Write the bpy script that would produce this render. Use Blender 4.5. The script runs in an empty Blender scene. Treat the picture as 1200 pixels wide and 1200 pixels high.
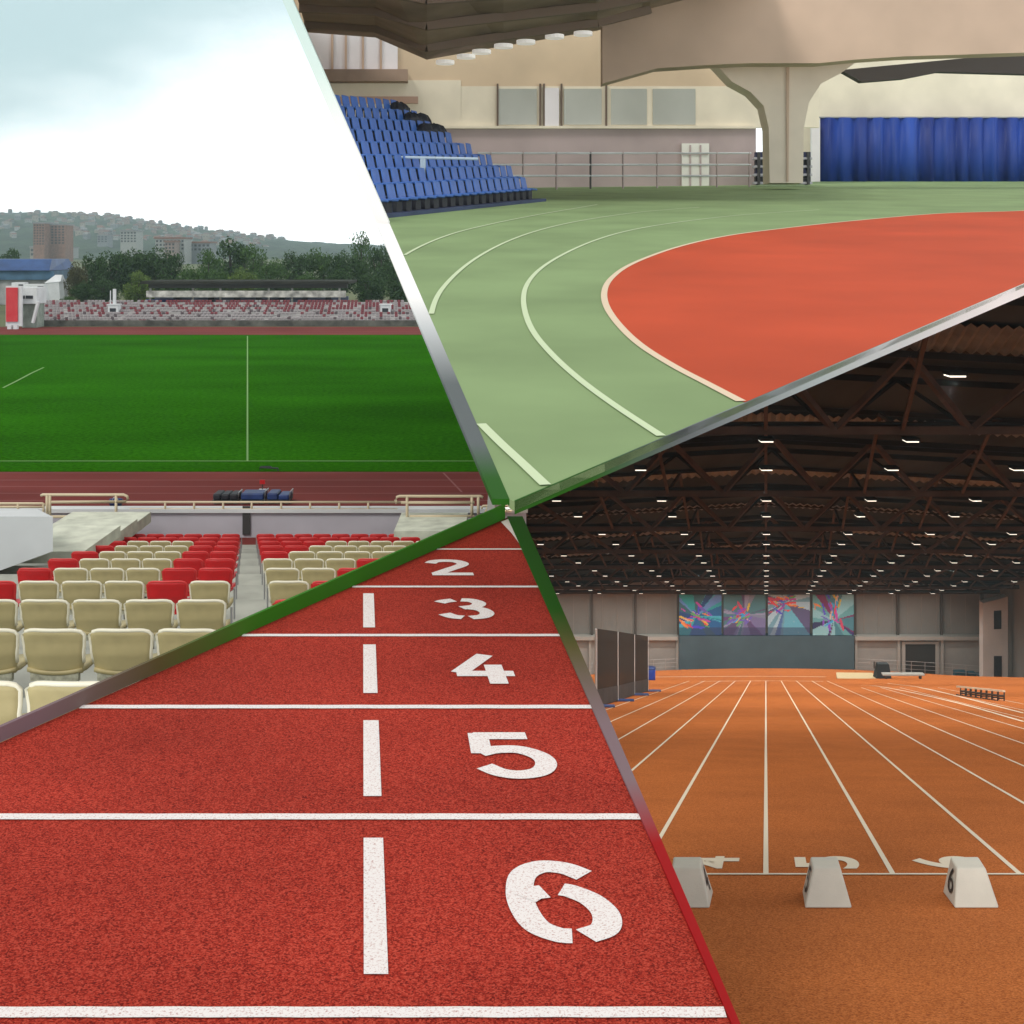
import bpy, bmesh, math, random
import numpy as np
from mathutils import Vector, Matrix

R = math.radians
random.seed(7)
rng = np.random.default_rng(7)
C = bpy.context.scene.collection
SC = bpy.context.scene

# ------------------------------------------------------------------ camera, sky, sun, exposure
F = 1500.0            # focal length in photograph pixels (photo is 1200 wide)
CZ = 9.2              # eye height above the stadium's running track
cam = bpy.data.cameras.new("camera")
camo = bpy.data.objects.new("camera", cam); C.objects.link(camo)
camo.location = (0, 0, CZ); camo.rotation_euler = (R(90), 0, 0)
cam.sensor_width = 36; cam.lens = 36 * F / 1200
cam.shift_y = -310 / 1200
cam.clip_start = 0.1; cam.clip_end = 6000
SC.camera = camo

SUN_EL, SUN_AZ = 46, 215      # azimuth clockwise from +Y (the way the camera looks)
world = bpy.data.worlds.new("World"); SC.world = world
world.use_nodes = True
wt = world.node_tree; wt.nodes.clear()
wn = wt.nodes.new
sky = wn('ShaderNodeTexSky'); sky.sky_type = 'NISHITA'; sky.sun_disc = False
sky.sun_elevation = R(SUN_EL); sky.sun_rotation = R(SUN_AZ)
tc = wn('ShaderNodeTexCoord')
sep = wn('ShaderNodeSeparateXYZ'); wt.links.new(tc.outputs['Generated'], sep.inputs[0])
nz = wn('ShaderNodeTexNoise'); nz.inputs['Scale'].default_value = 3.2; nz.inputs['Detail'].default_value = 6; nz.inputs['Roughness'].default_value = .55
mp = wn('ShaderNodeMapping'); mp.inputs['Scale'].default_value = (1, 1, 2.4); mp.inputs['Location'].default_value = (.35, .1, .2)
wt.links.new(tc.outputs['Generated'], mp.inputs[0]); wt.links.new(mp.outputs[0], nz.inputs['Vector'])
# thick white cloud bank low down and to the right, thinner grey-blue veil higher up to the left
m1 = wn('ShaderNodeMath'); m1.operation = 'MULTIPLY_ADD'; wt.links.new(sep.outputs['X'], m1.inputs[0]); m1.inputs[1].default_value = -0.22
wt.links.new(sep.outputs['Z'], m1.inputs[2])
m2 = wn('ShaderNodeMath'); m2.operation = 'MULTIPLY_ADD'; wt.links.new(nz.outputs['Fac'], m2.inputs[0]); m2.inputs[1].default_value = .16
wt.links.new(m1.outputs[0], m2.inputs[2])
mr = wn('ShaderNodeMapRange'); mr.interpolation_type = 'SMOOTHSTEP'
wt.links.new(m2.outputs[0], mr.inputs[0])
mr.inputs[1].default_value = .19; mr.inputs[2].default_value = .33; mr.inputs[3].default_value = 0; mr.inputs[4].default_value = 1
veil = wn('ShaderNodeMix'); veil.data_type = 'RGBA'
veil.inputs[6].default_value = (22, 22, 22, 1)
veil.inputs[7].default_value = (6.4, 8.3, 8.5, 1)
wt.links.new(mr.outputs[0], veil.inputs[0])
# the rest of the sky, higher up and behind, is an even pale overcast
hi_r = wn('ShaderNodeMapRange'); hi_r.interpolation_type = 'SMOOTHSTEP'; wt.links.new(sep.outputs['Z'], hi_r.inputs[0])
hi_r.inputs[1].default_value = .24; hi_r.inputs[2].default_value = .42
high = wn('ShaderNodeMix'); high.data_type = 'RGBA'; wt.links.new(hi_r.outputs[0], high.inputs[0])
wt.links.new(veil.outputs[2], high.inputs[6]); high.inputs[7].default_value = (9.0, 8.7, 8.3, 1)
mixs = wn('ShaderNodeMix'); mixs.data_type = 'RGBA'; mixs.inputs[0].default_value = .9
wt.links.new(sky.outputs[0], mixs.inputs[6]); wt.links.new(high.outputs[2], mixs.inputs[7])
bg = wn('ShaderNodeBackground'); bg.inputs[1].default_value = 0.10
wo = wn('ShaderNodeOutputWorld')
wt.links.new(mixs.outputs[2], bg.inputs[0]); wt.links.new(bg.outputs[0], wo.inputs[0])

sl = bpy.data.lights.new("sun", 'SUN'); sl.energy = 1.5; sl.angle = R(14); sl.color = (1, .94, .86)
suno = bpy.data.objects.new("sun", sl); C.objects.link(suno)
az = R(SUN_AZ); el = R(SUN_EL)
sd = Vector((math.sin(az) * math.cos(el), math.cos(az) * math.cos(el), math.sin(el)))
suno.rotation_euler = sd.to_track_quat('Z', 'Y').to_euler()
suno.location = (0, -40, 80)
vs = SC.view_settings; vs.view_transform = 'Standard'; vs.look = 'None'; vs.exposure = 0; vs.gamma = 1
SC.cycles.use_denoising = True
SC.cycles.max_bounces = 6; SC.cycles.transparent_max_bounces = 16

# ------------------------------------------------------------------ geometry of the four places
def W(px, py, d):                       # a point seen at (px, py) standing d metres away
    return Vector(((px - 600) / F * d, d, CZ - (py - 290) / F * d))
class Plane:                            # a floor: its horizon row and camera height
    def __init__(s, h, A): s.h, s.A = h, A
    def d(s, py): return s.A / (py - s.h)
    def P(s, px, py, up=0):
        d = s.d(py); v = W(px, py, d); v.z += up; return v
    def z(s, d): return CZ - (s.h + s.A / d - 290) / F * d
STA = Plane(290, 13800)                 # stadium ground, level, z = 0
ARE = Plane(180, 2550)                  # green arena floor
TRK = Plane(355, 2754)                  # red track deck
HAL = Plane(767, 3165)                  # orange hall floor
VH = (897.5 - 600) / F                  # direction of the hall's lanes
VT = (425 - 600) / F                    # direction of the red track's dashes
VS = (290 - 600) / F                    # direction of the stadium's halfway line
def lerp(a, b, t): return a + (b - a) * t
def L1x(y): return lerp(347, 597, (y - 10) / 575)      # arena's left edge in the photo
def L1o(y): return lerp(335, 577, (y - 10) / 575)
def L3y(x): return lerp(588, 337, (x - 603) / 587)

# ------------------------------------------------------------------ mesh helpers
class MB:
    def __init__(s): s.v = []; s.f = []; s.m = []
    def face(s, pts, m=0):
        b = len(s.v); s.v += [tuple(p) for p in pts]; s.f.append(tuple(range(b, b + len(pts)))); s.m.append(m)
    def solid(s, bot, top, m=0):        # prism between two equal loops
        n = len(bot); b = len(s.v); s.v += [tuple(p) for p in bot] + [tuple(p) for p in top]
        s.f.append(tuple(b + i for i in reversed(range(n)))); s.m.append(m)
        s.f.append(tuple(b + n + i for i in range(n))); s.m.append(m)
        for i in range(n):
            j = (i + 1) % n
            s.f.append((b + i, b + j, b + n + j, b + n + i)); s.m.append(m)
    def box(s, c, size, rz=0, m=0):
        hx, hy, hz = size[0] / 2, size[1] / 2, size[2] / 2
        cs, sn = math.cos(rz), math.sin(rz)
        def q(x, y, z): return (c[0] + x * cs - y * sn, c[1] + x * sn + y * cs, c[2] + z)
        s.solid([q(-hx, -hy, -hz), q(hx, -hy, -hz), q(hx, hy, -hz), q(-hx, hy, -hz)],
                [q(-hx, -hy, hz), q(hx, -hy, hz), q(hx, hy, hz), q(-hx, hy, hz)], m)
    def tube(s, pts, r, n=8, m=0, r2=None):
        pts = [Vector(p) for p in pts]; rings = []
        N = len(pts)
        for i, p in enumerate(pts):
            t = (pts[min(i + 1, N - 1)] - pts[max(i - 1, 0)]).normalized()
            a = t.cross(Vector((0, 0, 1)) if abs(t.z) < .9 else Vector((1, 0, 0))).normalized(); b2 = t.cross(a)
            rr = r if r2 is None else lerp(r, r2, i / max(1, N - 1))
            b = len(s.v)
            for k in range(n):
                an = 2 * math.pi * k / n
                s.v.append(tuple(p + a * rr * math.cos(an) + b2 * rr * math.sin(an)))
            rings.append(b)
        for i in range(N - 1):
            for k in range(n):
                j = (k + 1) % n
                s.f.append((rings[i] + k, rings[i] + j, rings[i + 1] + j, rings[i + 1] + k)); s.m.append(m)
        s.f.append(tuple(rings[0] + k for k in reversed(range(n)))); s.m.append(m)
        s.f.append(tuple(rings[-1] + k for k in range(n))); s.m.append(m)
    def bar(s, a, b, w, h=None, m=0):   # square bar between two points
        a, b = Vector(a), Vector(b); h = h or w
        t = (b - a).normalized(); up = Vector((0, 0, 1)) if abs(t.z) < .95 else Vector((0, 1, 0))
        sx = t.cross(up).normalized() * w / 2; sy = sx.normalized().cross(t).normalized() * h / 2
        s.solid([a - sx - sy, a + sx - sy, a + sx + sy, a - sx + sy], [b - sx - sy, b + sx - sy, b + sx + sy, b - sx + sy], m)
    def build(s, name, mats, parent=None, smooth=False, loc=None):
        me = bpy.data.meshes.new(name)
        me.from_pydata(s.v, [], s.f)
        if not isinstance(mats, (list, tuple)): mats = [mats]
        for x in mats: me.materials.append(x)
        if any(s.m): me.polygons.foreach_set('material_index', s.m)
        bm = bmesh.new(); bm.from_mesh(me); bmesh.ops.recalc_face_normals(bm, faces=bm.faces); bm.to_mesh(me); bm.free()
        if smooth: me.polygons.foreach_set('use_smooth', [True] * len(me.polygons))
        me.update()
        o = bpy.data.objects.new(name, me); C.objects.link(o)
        if parent is not None: o.parent = parent
        if loc is not None: o.location = loc
        return o

def tag(o, label=None, cat=None, group=None, kind=None):
    if label: o['label'] = label
    if cat: o['category'] = cat
    if group: o['group'] = group
    if kind: o['kind'] = kind
    return o
def thing(name, label, cat, loc=(0, 0, 0), rz=0, group=None):
    o = bpy.data.objects.new(name, None); C.objects.link(o); o.location = loc; o.rotation_euler = (0, 0, rz)
    o.empty_display_size = .2
    return tag(o, label, cat, group)
def copy_tree(o, parent=None):
    c = o.copy(); C.objects.link(c)
    if parent is not None: c.parent = parent
    for ch in list(o.children): copy_tree(ch, c)
    return c
ORD = "zeroth first second third fourth fifth sixth seventh eighth ninth tenth eleventh twelfth thirteenth fourteenth fifteenth sixteenth seventeenth eighteenth nineteenth twentieth twenty-first twenty-second twenty-third twenty-fourth twenty-fifth twenty-sixth twenty-seventh twenty-eighth twenty-ninth thirtieth".split()

# ------------------------------------------------------------------ materials
def s2l(c): return tuple(((x / 255) / 12.92 if x / 255 < .04045 else ((x / 255 + .055) / 1.055) ** 2.4) for x in c)
def mat(name, col, rough=.7, var=.0, scale=5, bump=0, bscale=None, metal=0, spec=.4, col2=None, detail=4, mapscale=None, coat=0):
    m = bpy.data.materials.new(name); m.use_nodes = True
    nt = m.node_tree; p = nt.nodes['Principled BSDF']
    p.inputs['Base Color'].default_value = (*col, 1); p.inputs['Roughness'].default_value = rough
    p.inputs['Metallic'].default_value = metal; p.inputs['Specular IOR Level'].default_value = spec
    if var or col2 or bump:
        t = nt.nodes.new('ShaderNodeTexCoord'); src = t.outputs['Object']
        if mapscale:
            g = nt.nodes.new('ShaderNodeMapping'); g.inputs['Scale'].default_value = mapscale
            nt.links.new(src, g.inputs[0]); src = g.outputs[0]
        n = nt.nodes.new('ShaderNodeTexNoise'); n.inputs['Scale'].default_value = scale; n.inputs['Detail'].default_value = detail
        nt.links.new(src, n.inputs['Vector'])
    if var or col2:
        r = nt.nodes.new('ShaderNodeMapRange'); r.inputs[1].default_value = .3; r.inputs[2].default_value = .7
        nt.links.new(n.outputs['Fac'], r.inputs[0])
        x = nt.nodes.new('ShaderNodeMix'); x.data_type = 'RGBA'
        a = tuple(max(0, c * (1 - var)) for c in col); b = col2 if col2 else tuple(min(1, c * (1 + var)) for c in col)
        x.inputs[6].default_value = (*a, 1); x.inputs[7].default_value = (*b, 1)
        nt.links.new(r.outputs[0], x.inputs[0]); nt.links.new(x.outputs[2], p.inputs['Base Color'])
    if bump:
        if bscale:
            n2 = nt.nodes.new('ShaderNodeTexNoise'); n2.inputs['Scale'].default_value = bscale; n2.inputs['Detail'].default_value = 3
            nt.links.new(src, n2.inputs['Vector'])
        else: n2 = n
        bp = nt.nodes.new('ShaderNodeBump'); bp.inputs['Strength'].default_value = min(1, bump); bp.inputs['Distance'].default_value = .01
        nt.links.new(n2.outputs['Fac'], bp.inputs['Height']); nt.links.new(bp.outputs[0], p.inputs['Normal'])
    return m

def track_mat(name, c1, c2, c3, gscale, big=.35, bumpd=.004, contrast=(.30, .70)):
    """rubber granule surface: a fine cell pattern of lighter and darker granules with broad uneven wear"""
    m = bpy.data.materials.new(name); m.use_nodes = True
    nt = m.node_tree; p = nt.nodes['Principled BSDF']; N = nt.nodes.new; Lk = nt.links.new
    p.inputs['Roughness'].default_value = .9; p.inputs['Specular IOR Level'].default_value = .08
    t = N('ShaderNodeTexCoord')
    v = N('ShaderNodeTexVoronoi'); v.inputs['Scale'].default_value = gscale; v.inputs['Randomness'].default_value = 1
    Lk(t.outputs['Object'], v.inputs['Vector'])
    n = N('ShaderNodeTexNoise'); n.inputs['Scale'].default_value = gscale * .45; n.inputs['Detail'].default_value = 5; n.inputs['Roughness'].default_value = .7
    Lk(t.outputs['Object'], n.inputs['Vector'])
    hs = N('ShaderNodeSeparateColor'); Lk(v.outputs['Color'], hs.inputs[0])
    av = N('ShaderNodeMath'); av.operation = 'MULTIPLY_ADD'; Lk(hs.outputs[0], av.inputs[0]); av.inputs[1].default_value = .45
    av2 = N('ShaderNodeMath'); av2.operation = 'MULTIPLY'; Lk(n.outputs['Fac'], av2.inputs[0]); av2.inputs[1].default_value = .55
    Lk(av2.outputs[0], av.inputs[2])
    r = N('ShaderNodeValToRGB'); r.color_ramp.elements[0].position = contrast[0]; r.color_ramp.elements[1].position = contrast[1]
    r.color_ramp.elements[0].color = (*c1, 1); r.color_ramp.elements[1].color = (*c3, 1)
    e = r.color_ramp.elements.new((contrast[0] + contrast[1]) / 2); e.color = (*c2, 1)
    Lk(av.outputs[0], r.inputs[0])
    b = N('ShaderNodeTexNoise'); b.inputs['Scale'].default_value = .9; b.inputs['Detail'].default_value = 6; Lk(t.outputs['Object'], b.inputs['Vector'])
    br = N('ShaderNodeMapRange'); br.inputs[1].default_value = .3; br.inputs[2].default_value = .7; br.inputs[3].default_value = 1 - big; br.inputs[4].default_value = 1 + big * .6
    Lk(b.outputs['Fac'], br.inputs[0])
    mx = N('ShaderNodeMix'); mx.data_type = 'RGBA'; mx.blend_type = 'MULTIPLY'; mx.inputs[0].default_value = 1
    Lk(r.outputs[0], mx.inputs[6]); Lk(br.outputs[0], mx.inputs[7]); Lk(mx.outputs[2], p.inputs['Base Color'])
    bp = N('ShaderNodeBump'); bp.inputs['Strength'].default_value = .6; bp.inputs['Distance'].default_value = bumpd
    Lk(av.outputs[0], bp.inputs['Height']); Lk(bp.outputs[0], p.inputs['Normal'])
    return m

def paint_mat(name, col, wear_col, gscale=160, wear=.36):
    """white line paint over rubber granules: small chips show the rubber"""
    m = bpy.data.materials.new(name); m.use_nodes = True
    nt = m.node_tree; p = nt.nodes['Principled BSDF']; N = nt.nodes.new; Lk = nt.links.new
    p.inputs['Roughness'].default_value = .8; p.inputs['Specular IOR Level'].default_value = .3
    t = N('ShaderNodeTexCoord'); n = N('ShaderNodeTexNoise'); n.inputs['Scale'].default_value = gscale; n.inputs['Detail'].default_value = 4; n.inputs['Roughness'].default_value = .75
    Lk(t.outputs['Object'], n.inputs['Vector'])
    r = N('ShaderNodeValToRGB'); r.color_ramp.elements[0].position = wear - .06; r.color_ramp.elements[0].color = (*wear_col, 1)
    r.color_ramp.elements[1].position = wear + .05; r.color_ramp.elements[1].color = (*col, 1)
    Lk(n.outputs['Fac'], r.inputs[0]); Lk(r.outputs[0], p.inputs['Base Color'])
    bp = N('ShaderNodeBump'); bp.inputs['Strength'].default_value = .5; bp.inputs['Distance'].default_value = .003
    Lk(n.outputs['Fac'], bp.inputs['Height']); Lk(bp.outputs[0], p.inputs['Normal'])
    return m

def ramp_mat(name, axis, lo, hi, stops):
    """painted strip whose paint changes colour along its length"""
    m = bpy.data.materials.new(name); m.use_nodes = True
    nt = m.node_tree; p = nt.nodes['Principled BSDF']; N = nt.nodes.new; Lk = nt.links.new
    p.inputs['Roughness'].default_value = .6; p.inputs['Specular IOR Level'].default_value = .12
    t = N('ShaderNodeTexCoord'); s = N('ShaderNodeSeparateXYZ'); Lk(t.outputs['Object'], s.inputs[0])
    r = N('ShaderNodeMapRange'); r.inputs[1].default_value = lo; r.inputs[2].default_value = hi; Lk(s.outputs[axis], r.inputs[0])
    c = N('ShaderNodeValToRGB'); c.color_ramp.elements[0].position = stops[0][0]; c.color_ramp.elements[0].color = (*stops[0][1], 1)
    c.color_ramp.elements[1].position = stops[-1][0]; c.color_ramp.elements[1].color = (*stops[-1][1], 1)
    for q, col in stops[1:-1]:
        e = c.color_ramp.elements.new(q); e.color = (*col, 1)
    Lk(r.outputs[0], c.inputs[0]); Lk(c.outputs[0], p.inputs['Base Color'])
    return m

M = {}
M['track'] = track_mat('red_rubber_granules', (.145, .011, .008), (.355, .029, .017), (.49, .068, .042), 210, .2)
M['orange'] = track_mat('orange_rubber_granules', (.30, .082, .020), (.485, .142, .035), (.60, .20, .062), 95, .10)
M['green_floor'] = mat('pale_green_sports_floor', (.225, .32, .155), .75, .12, .5, .15, 60, spec=.08)
M['red_floor'] = mat('red_infield_floor', (.50, .070, .026), .7, .14, .35, .1, 60, spec=.1)
M['track_far'] = mat('stadium_track_red', (.17, .038, .034), .95, .18, .35, 0, mapscale=(.3, 1, 1), spec=.05)
M['white_paint'] = paint_mat('white_track_paint', (.80, .76, .75), (.50, .30, .28), 130, .42)
M['hall_line'] = paint_mat('cream_lane_paint', (.80, .72, .58), (.6, .35, .2), 60, .30)
M['arena_line'] = mat('pale_green_line', (.56, .68, .44), .6)
M['arena_line2'] = mat('pale_border_line', (.72, .58, .42), .6)
M['concrete'] = mat('terrace_concrete', (.34, .35, .31), .9, .22, 1.3, .3, 30)
M['step'] = mat('stair_concrete', (.50, .52, .49), .9, .12, 3, .2, 40)
M['white_wall'] = mat('whitewashed_wall', (.62, .65, .67), .8, .10, .8)
M['lilac_wall'] = mat('grey_lilac_wall', (.48, .48, .54), .8, .10, .7)
M['cream_steel'] = mat('cream_painted_tube', (.62, .52, .36), .45)
M['seat_cream'] = mat('cream_seat_plastic', (.43, .365, .185), .5, .14, 4, spec=.4)
M['seat_rim'] = mat('pale_seat_edge', (.80, .77, .62), .4)
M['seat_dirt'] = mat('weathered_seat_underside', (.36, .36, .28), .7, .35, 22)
M['seat_red'] = mat('red_seat_plastic', (.55, .012, .016), .4, .12, 5, spec=.5)
M['seat_red_rim'] = mat('red_seat_edge', (.62, .035, .035), .4)
M['steel_dark'] = mat('dark_steel', (.05, .05, .05), .5)
M['steel_grey'] = mat('galvanised_steel', (.35, .36, .37), .45, metal=.4)
M['white_line'] = mat('white_pitch_line', (.17, .33, .10), .9)

# ------------------------------------------------------------------ RED TRACK DECK (bottom left)
def bl(px, py, up=0): return TRK.P(px, py, up)
deck_px = [(590, 609), (605, 602), (612, 605), (893, 1260), (-60, 1260), (-60, 897)]
def L2b(x): return lerp(866, 609, (x - 10) / 580)
def L2t(x): return lerp(848, 592, (x - 10) / 580)
deck_px = [(598, 605), (855, 1196), (890, 1275), (-60, 1275), (-60, L2b(-60))]
b = MB(); top = [bl(x, y) for x, y in deck_px]
b.solid([p - Vector((0, 0, .18)) for p in top], top)
tag(b.build('running_track', M['track']), kind='structure')
def tp(u, d, up=.004): return Vector((u + VT * d, d, TRK.z(d) + up))
b = MB()
for y, t0 in ((644, .045), (688, .05), (745, .05), (829, .05), (958, .052), (1187.5, .05)):
    d = TRK.d(y); h = t0 / 2
    x0 = max(-60, (10 + (y - 866) / (609 - 866) * 580)) + 1
    x1 = lerp(598, 855, (y - 605) / 591) - 1.5
    n = 24; pts0 = []; pts1 = []
    X0 = (x0 - 600) / F * d; X1 = (x1 - 600) / F * d
    for i in range(n + 1):
        X = lerp(X0, X1, i / n); wob = .0012 * math.sin(i * 2.1 + y)
        pts0.append(Vector((X, d - h + wob, TRK.z(d - h) + .004))); pts1.append(Vector((X, d + h + wob, TRK.z(d + h) + .004)))
    for i in range(n): b.face([pts0[i], pts0[i + 1], pts1[i + 1], pts1[i]])
for y0, y1 in ((696, 736), (756, 813), (845, 934), (983, 1143)):
    d0, d1 = TRK.d(y1), TRK.d(y0)
    b.face([tp(.003, d0), tp(.070, d0), tp(.070, d1), tp(.003, d1)])
b.face([bl(x, y, .004) for x, y in ((587, 612), (597, 608), (607, 628), (628, 668), (611, 641), (600, 626))])
tag(b.build('lane_markings', M['white_paint']), kind='structure')

def catmull(pts, n=8):
    P = [np.array(p, float) for p in pts]
    if len(P) < 3: return [tuple(p) for p in P]
    P = [2 * P[0] - P[1]] + P + [2 * P[-1] - P[-2]]; out = []
    for i in range(1, len(P) - 2):
        for k in range(n):
            t = k / n; a, b_, c, d = P[i - 1], P[i], P[i + 1], P[i + 2]
            out.append(tuple(.5 * ((2 * b_) + (-a + c) * t + (2 * a - 5 * b_ + 4 * c - d) * t * t + (-a + 3 * b_ - 3 * c + d) * t ** 3)))
    out.append(tuple(P[-2])); return out
def ribbon2d(pts, w):                    # left and right outlines of a stroke in a plane
    L, Rr = [], []
    for i, p in enumerate(pts):
        a = pts[max(i - 1, 0)]; c = pts[min(i + 1, len(pts) - 1)]
        tx, ty = c[0] - a[0], c[1] - a[1]; l = math.hypot(tx, ty) or 1
        nx, ny = -ty / l * w / 2, tx / l * w / 2
        L.append((p[0] + nx, p[1] + ny)); Rr.append((p[0] - nx, p[1] - ny))
    return L, Rr
GL = {
 '2': [[(.04, .76), (.16, .89), (.42, .935), (.70, .89), (.84, .74), (.74, .58), (.46, .36), (.12, .085)], [(.02, .07, 'l'), (1, .07, 'l')]],
 '3': [[(.02, .80), (.14, .87), (.34, .925)], [(.50, .93), (.72, .90), (.86, .76), (.76, .61), (.46, .53)], [(.55, .555), (.84, .47), (.95, .29), (.84, .13), (.58, .07)], [(.42, .075), (.22, .12), (.06, .25)]],
 '4': [[(.60, .98, 'l'), (.05, .36, 'l')], [(.0, .33, 'l'), (1.0, .33, 'l')], [(.68, .62, 'l'), (.68, 0, 'l')]],
 '5': [[(.02, .93, 'l'), (.80, .93, 'l')], [(.09, .99, 'l'), (.07, .52, 'l')], [(.04, .53), (.28, .60), (.62, .60), (.88, .46), (.93, .29), (.80, .13), (.52, .065), (.26, .11), (.06, .24)]],
 '6': [[(.86, .82), (.66, .92), (.40, .94), (.18, .83), (.085, .60), (.085, .38), (.17, .18), (.36, .08), (.50, .065)], [(.64, .065), (.86, .15), (.93, .32), (.84, .49), (.66, .60), (.55, .63)], [(.12, .52), (.22, .575), (.36, .60)]],
}
rowname = {'2': 'farthest lane', '3': 'third lane', '4': 'middle lane', '5': 'lane above the nearest one', '6': 'nearest lane'}
for ch, yb, yt in (('2', 675, 657.5), ('3', 727, 703.5), ('4', 803, 767), ('5', 914, 859), ('6', 1107, 1010.5)):
    d0, d1 = TRK.d(yb), TRK.d(yt); hgt = .52; wdt = .285; d0 += .009
    b = MB(); u0 = .464; lift = .004
    for st in GL[ch]:
        pts = [(p[0] * wdt, p[1] * hgt) for p in st]
        if len(st[0]) == 2: pts = catmull(pts)
        wd = .086 if ch != '4' else .09
        L, Rr = ribbon2d(pts, wd)
        for i in range(len(L) - 1):
            q = [tp(u0 + a[0], d0 + a[1], lift) for a in (L[i], Rr[i], Rr[i + 1], L[i + 1])]
            b.face(q)
        lift += .0006
    tag(b.build('track_number', M['white_paint']), f'white stencilled number {ch} painted in the {rowname[ch]} of the red track', 'lane number', 'numbers painted on the red track')

# ------------------------------------------------------------------ coloured edge strips between the places
GREEN, BROWN, MAUVE, RED = s2l((48, 116, 18)), s2l((90, 84, 48)), s2l((124, 104, 110)), s2l((150, 4, 10))
GREEN2 = s2l((30, 84, 10))
MINT, WHITE, DGREY, SLATE = s2l((190, 214, 212)), s2l((250, 250, 250)), s2l((92, 100, 102)), s2l((165, 180, 182))
def strip(name, pts_a, pts_b, thick, mt, label, back=Vector((0, 0, -1))):
    bb = MB(); n = len(pts_a)
    bb2 = [p + back * thick for p in pts_a]; bb3 = [p + back * thick for p in pts_b]
    for i in range(n - 1):
        bb.solid([bb2[i], bb3[i], bb3[i + 1], bb2[i + 1]], [pts_a[i], pts_b[i], pts_b[i + 1], pts_a[i + 1]])
    o = bb.build(name, mt); return tag(o, label, 'edge strip')
# along the deck's far-left edge: an upstand kerb
xs = np.linspace(-60, 592, 14)
A_, B_ = [], []
for x in xs:
    lo = bl(x, L2b(x), .001); d = lo.y
    hi = W(x, L2t(x), d); A_.append(lo); B_.append(hi)
dl, dh = A_[0].y, A_[-1].y
strip('edge_kerb', A_, B_, .05, ramp_mat('kerb_paint', 1, dl, dh, [(0, MAUVE), (.08, MAUVE), (.22, BROWN), (.38, GREEN), (1, GREEN)]),
      'painted kerb between the red track and the stadium seats, mauve brown turning green', Vector((0, 1, 0)))
# along the deck's right edge: a flat strip
ys = np.linspace(606, 1275, 14); A_, B_ = [], []
for y in ys:
    A_.append(bl(lerp(597, 852, (y - 612) / 578), y, .008)); B_.append(bl(lerp(612, 862, (y - 605) / 585), y, .008))
dh, dl = A_[0].y, A_[-1].y
def fd(y): return (TRK.d(y) - dl) / (dh - dl)
strip('edge_kerb', A_, B_, .2, ramp_mat('strip_paint', 1, dl, dh, [(0, RED), (fd(990), RED), (fd(915), MAUVE), (fd(850), MAUVE), (fd(760), BROWN), (fd(715), GREEN2), (1, GREEN2)]),
      'painted strip between the red track and the orange hall, red turning green', )
# front fascia of the arena floor
xs = np.linspace(603, 1290, 14); A_, B_ = [], []
for x in xs:
    y = L3y(x); hi = ARE.P(x, y, .002); d = hi.y; lo = W(x, y + lerp(15, 13.5, (x - 603) / 587), d); A_.append(lo); B_.append(hi)
xl, xh = A_[0].x, A_[-1].x
def fx(px): return (ARE.P(px, L3y(px)).x - xl) / (xh - xl)
strip('edge_kerb', A_, B_, .06, ramp_mat('fascia_paint', 0, xl, xh, [(0, GREEN2), (fx(690), GREEN2), (fx(800), DGREY), (fx(960), SLATE), (fx(1170), WHITE), (1, WHITE)]),
      'painted fascia under the green arena floor, green turning grey then white', Vector((0, 1, 0)))
# left edge of the arena floor, then a slanting mast
ys = np.linspace(585, 262, 14); A_, B_ = [], []
for y in ys: A_.append(ARE.P(L1o(y), y, .002)); B_.append(ARE.P(L1x(y), y, .002))
dl, dh = A_[0].y, A_[-1].y
def fa(y): return (ARE.d(y) - dl) / (dh - dl)
strip('edge_kerb', A_, B_, .03, ramp_mat('arena_edge_paint', 1, dl, dh, [(0, GREEN2), (fa(560), GREEN2), (fa(520), DGREY), (fa(450), DGREY), (fa(385), s2l((190, 195, 198))), (fa(345), WHITE), (1, WHITE)]),
      'painted strip along the left edge of the green arena floor, green to grey to white')
b = MB(); d = 31.4
q0 = [W(L1o(263), 263, d), W(L1x(263), 263, d)]; q1 = [W(L1o(-30), -30, d), W(L1x(-30), -30, d)]
dv = Vector((0, .3, 0))
b.solid([q0[0], q0[1], q0[1] + dv, q0[0] + dv], [q1[0], q1[1], q1[1] + dv, q1[0] + dv])
zl, zh = q0[0].z, q1[0].z
tag(b.build('slanting_mast', ramp_mat('mast_paint', 2, zl, zh, [(0, WHITE), (.35, WHITE), (.6, s2l((215, 232, 228))), (1, MINT)])),
    'white and mint slanting mast at the left end of the blue seats', 'mast')

# ------------------------------------------------------------------ STADIUM (top left)
def st(px, py, up=0): return STA.P(px, py, up)
def ground_right(d): return max(-40, 3.6 - .0836 * d) if d > 44 else -.5
M['earth'] = mat('dry_ground', (.10, .12, .05), .95, .3, .05)
# ground sheet, its right side running under the arena's left edge
def gx(d):                              # right limit of the stadium ground at distance d
    y = 290 + 13800 / d
    return (min(L1x(y) + 8, 597) - 600) / F * d if d > 44 else -.6
b = MB(); ds = [1, 20, 44, 60, 90, 130, 200, 400, 900, 2000, 4000]
for i in range(len(ds) - 1):
    a, c = ds[i], ds[i + 1]
    b.face([(-3000, a, -.02), (gx(a), a, -.02), (gx(c), c, -.02), (-3000, c, -.02)])
tag(b.build('ground', M['earth']), kind='structure')

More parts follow.
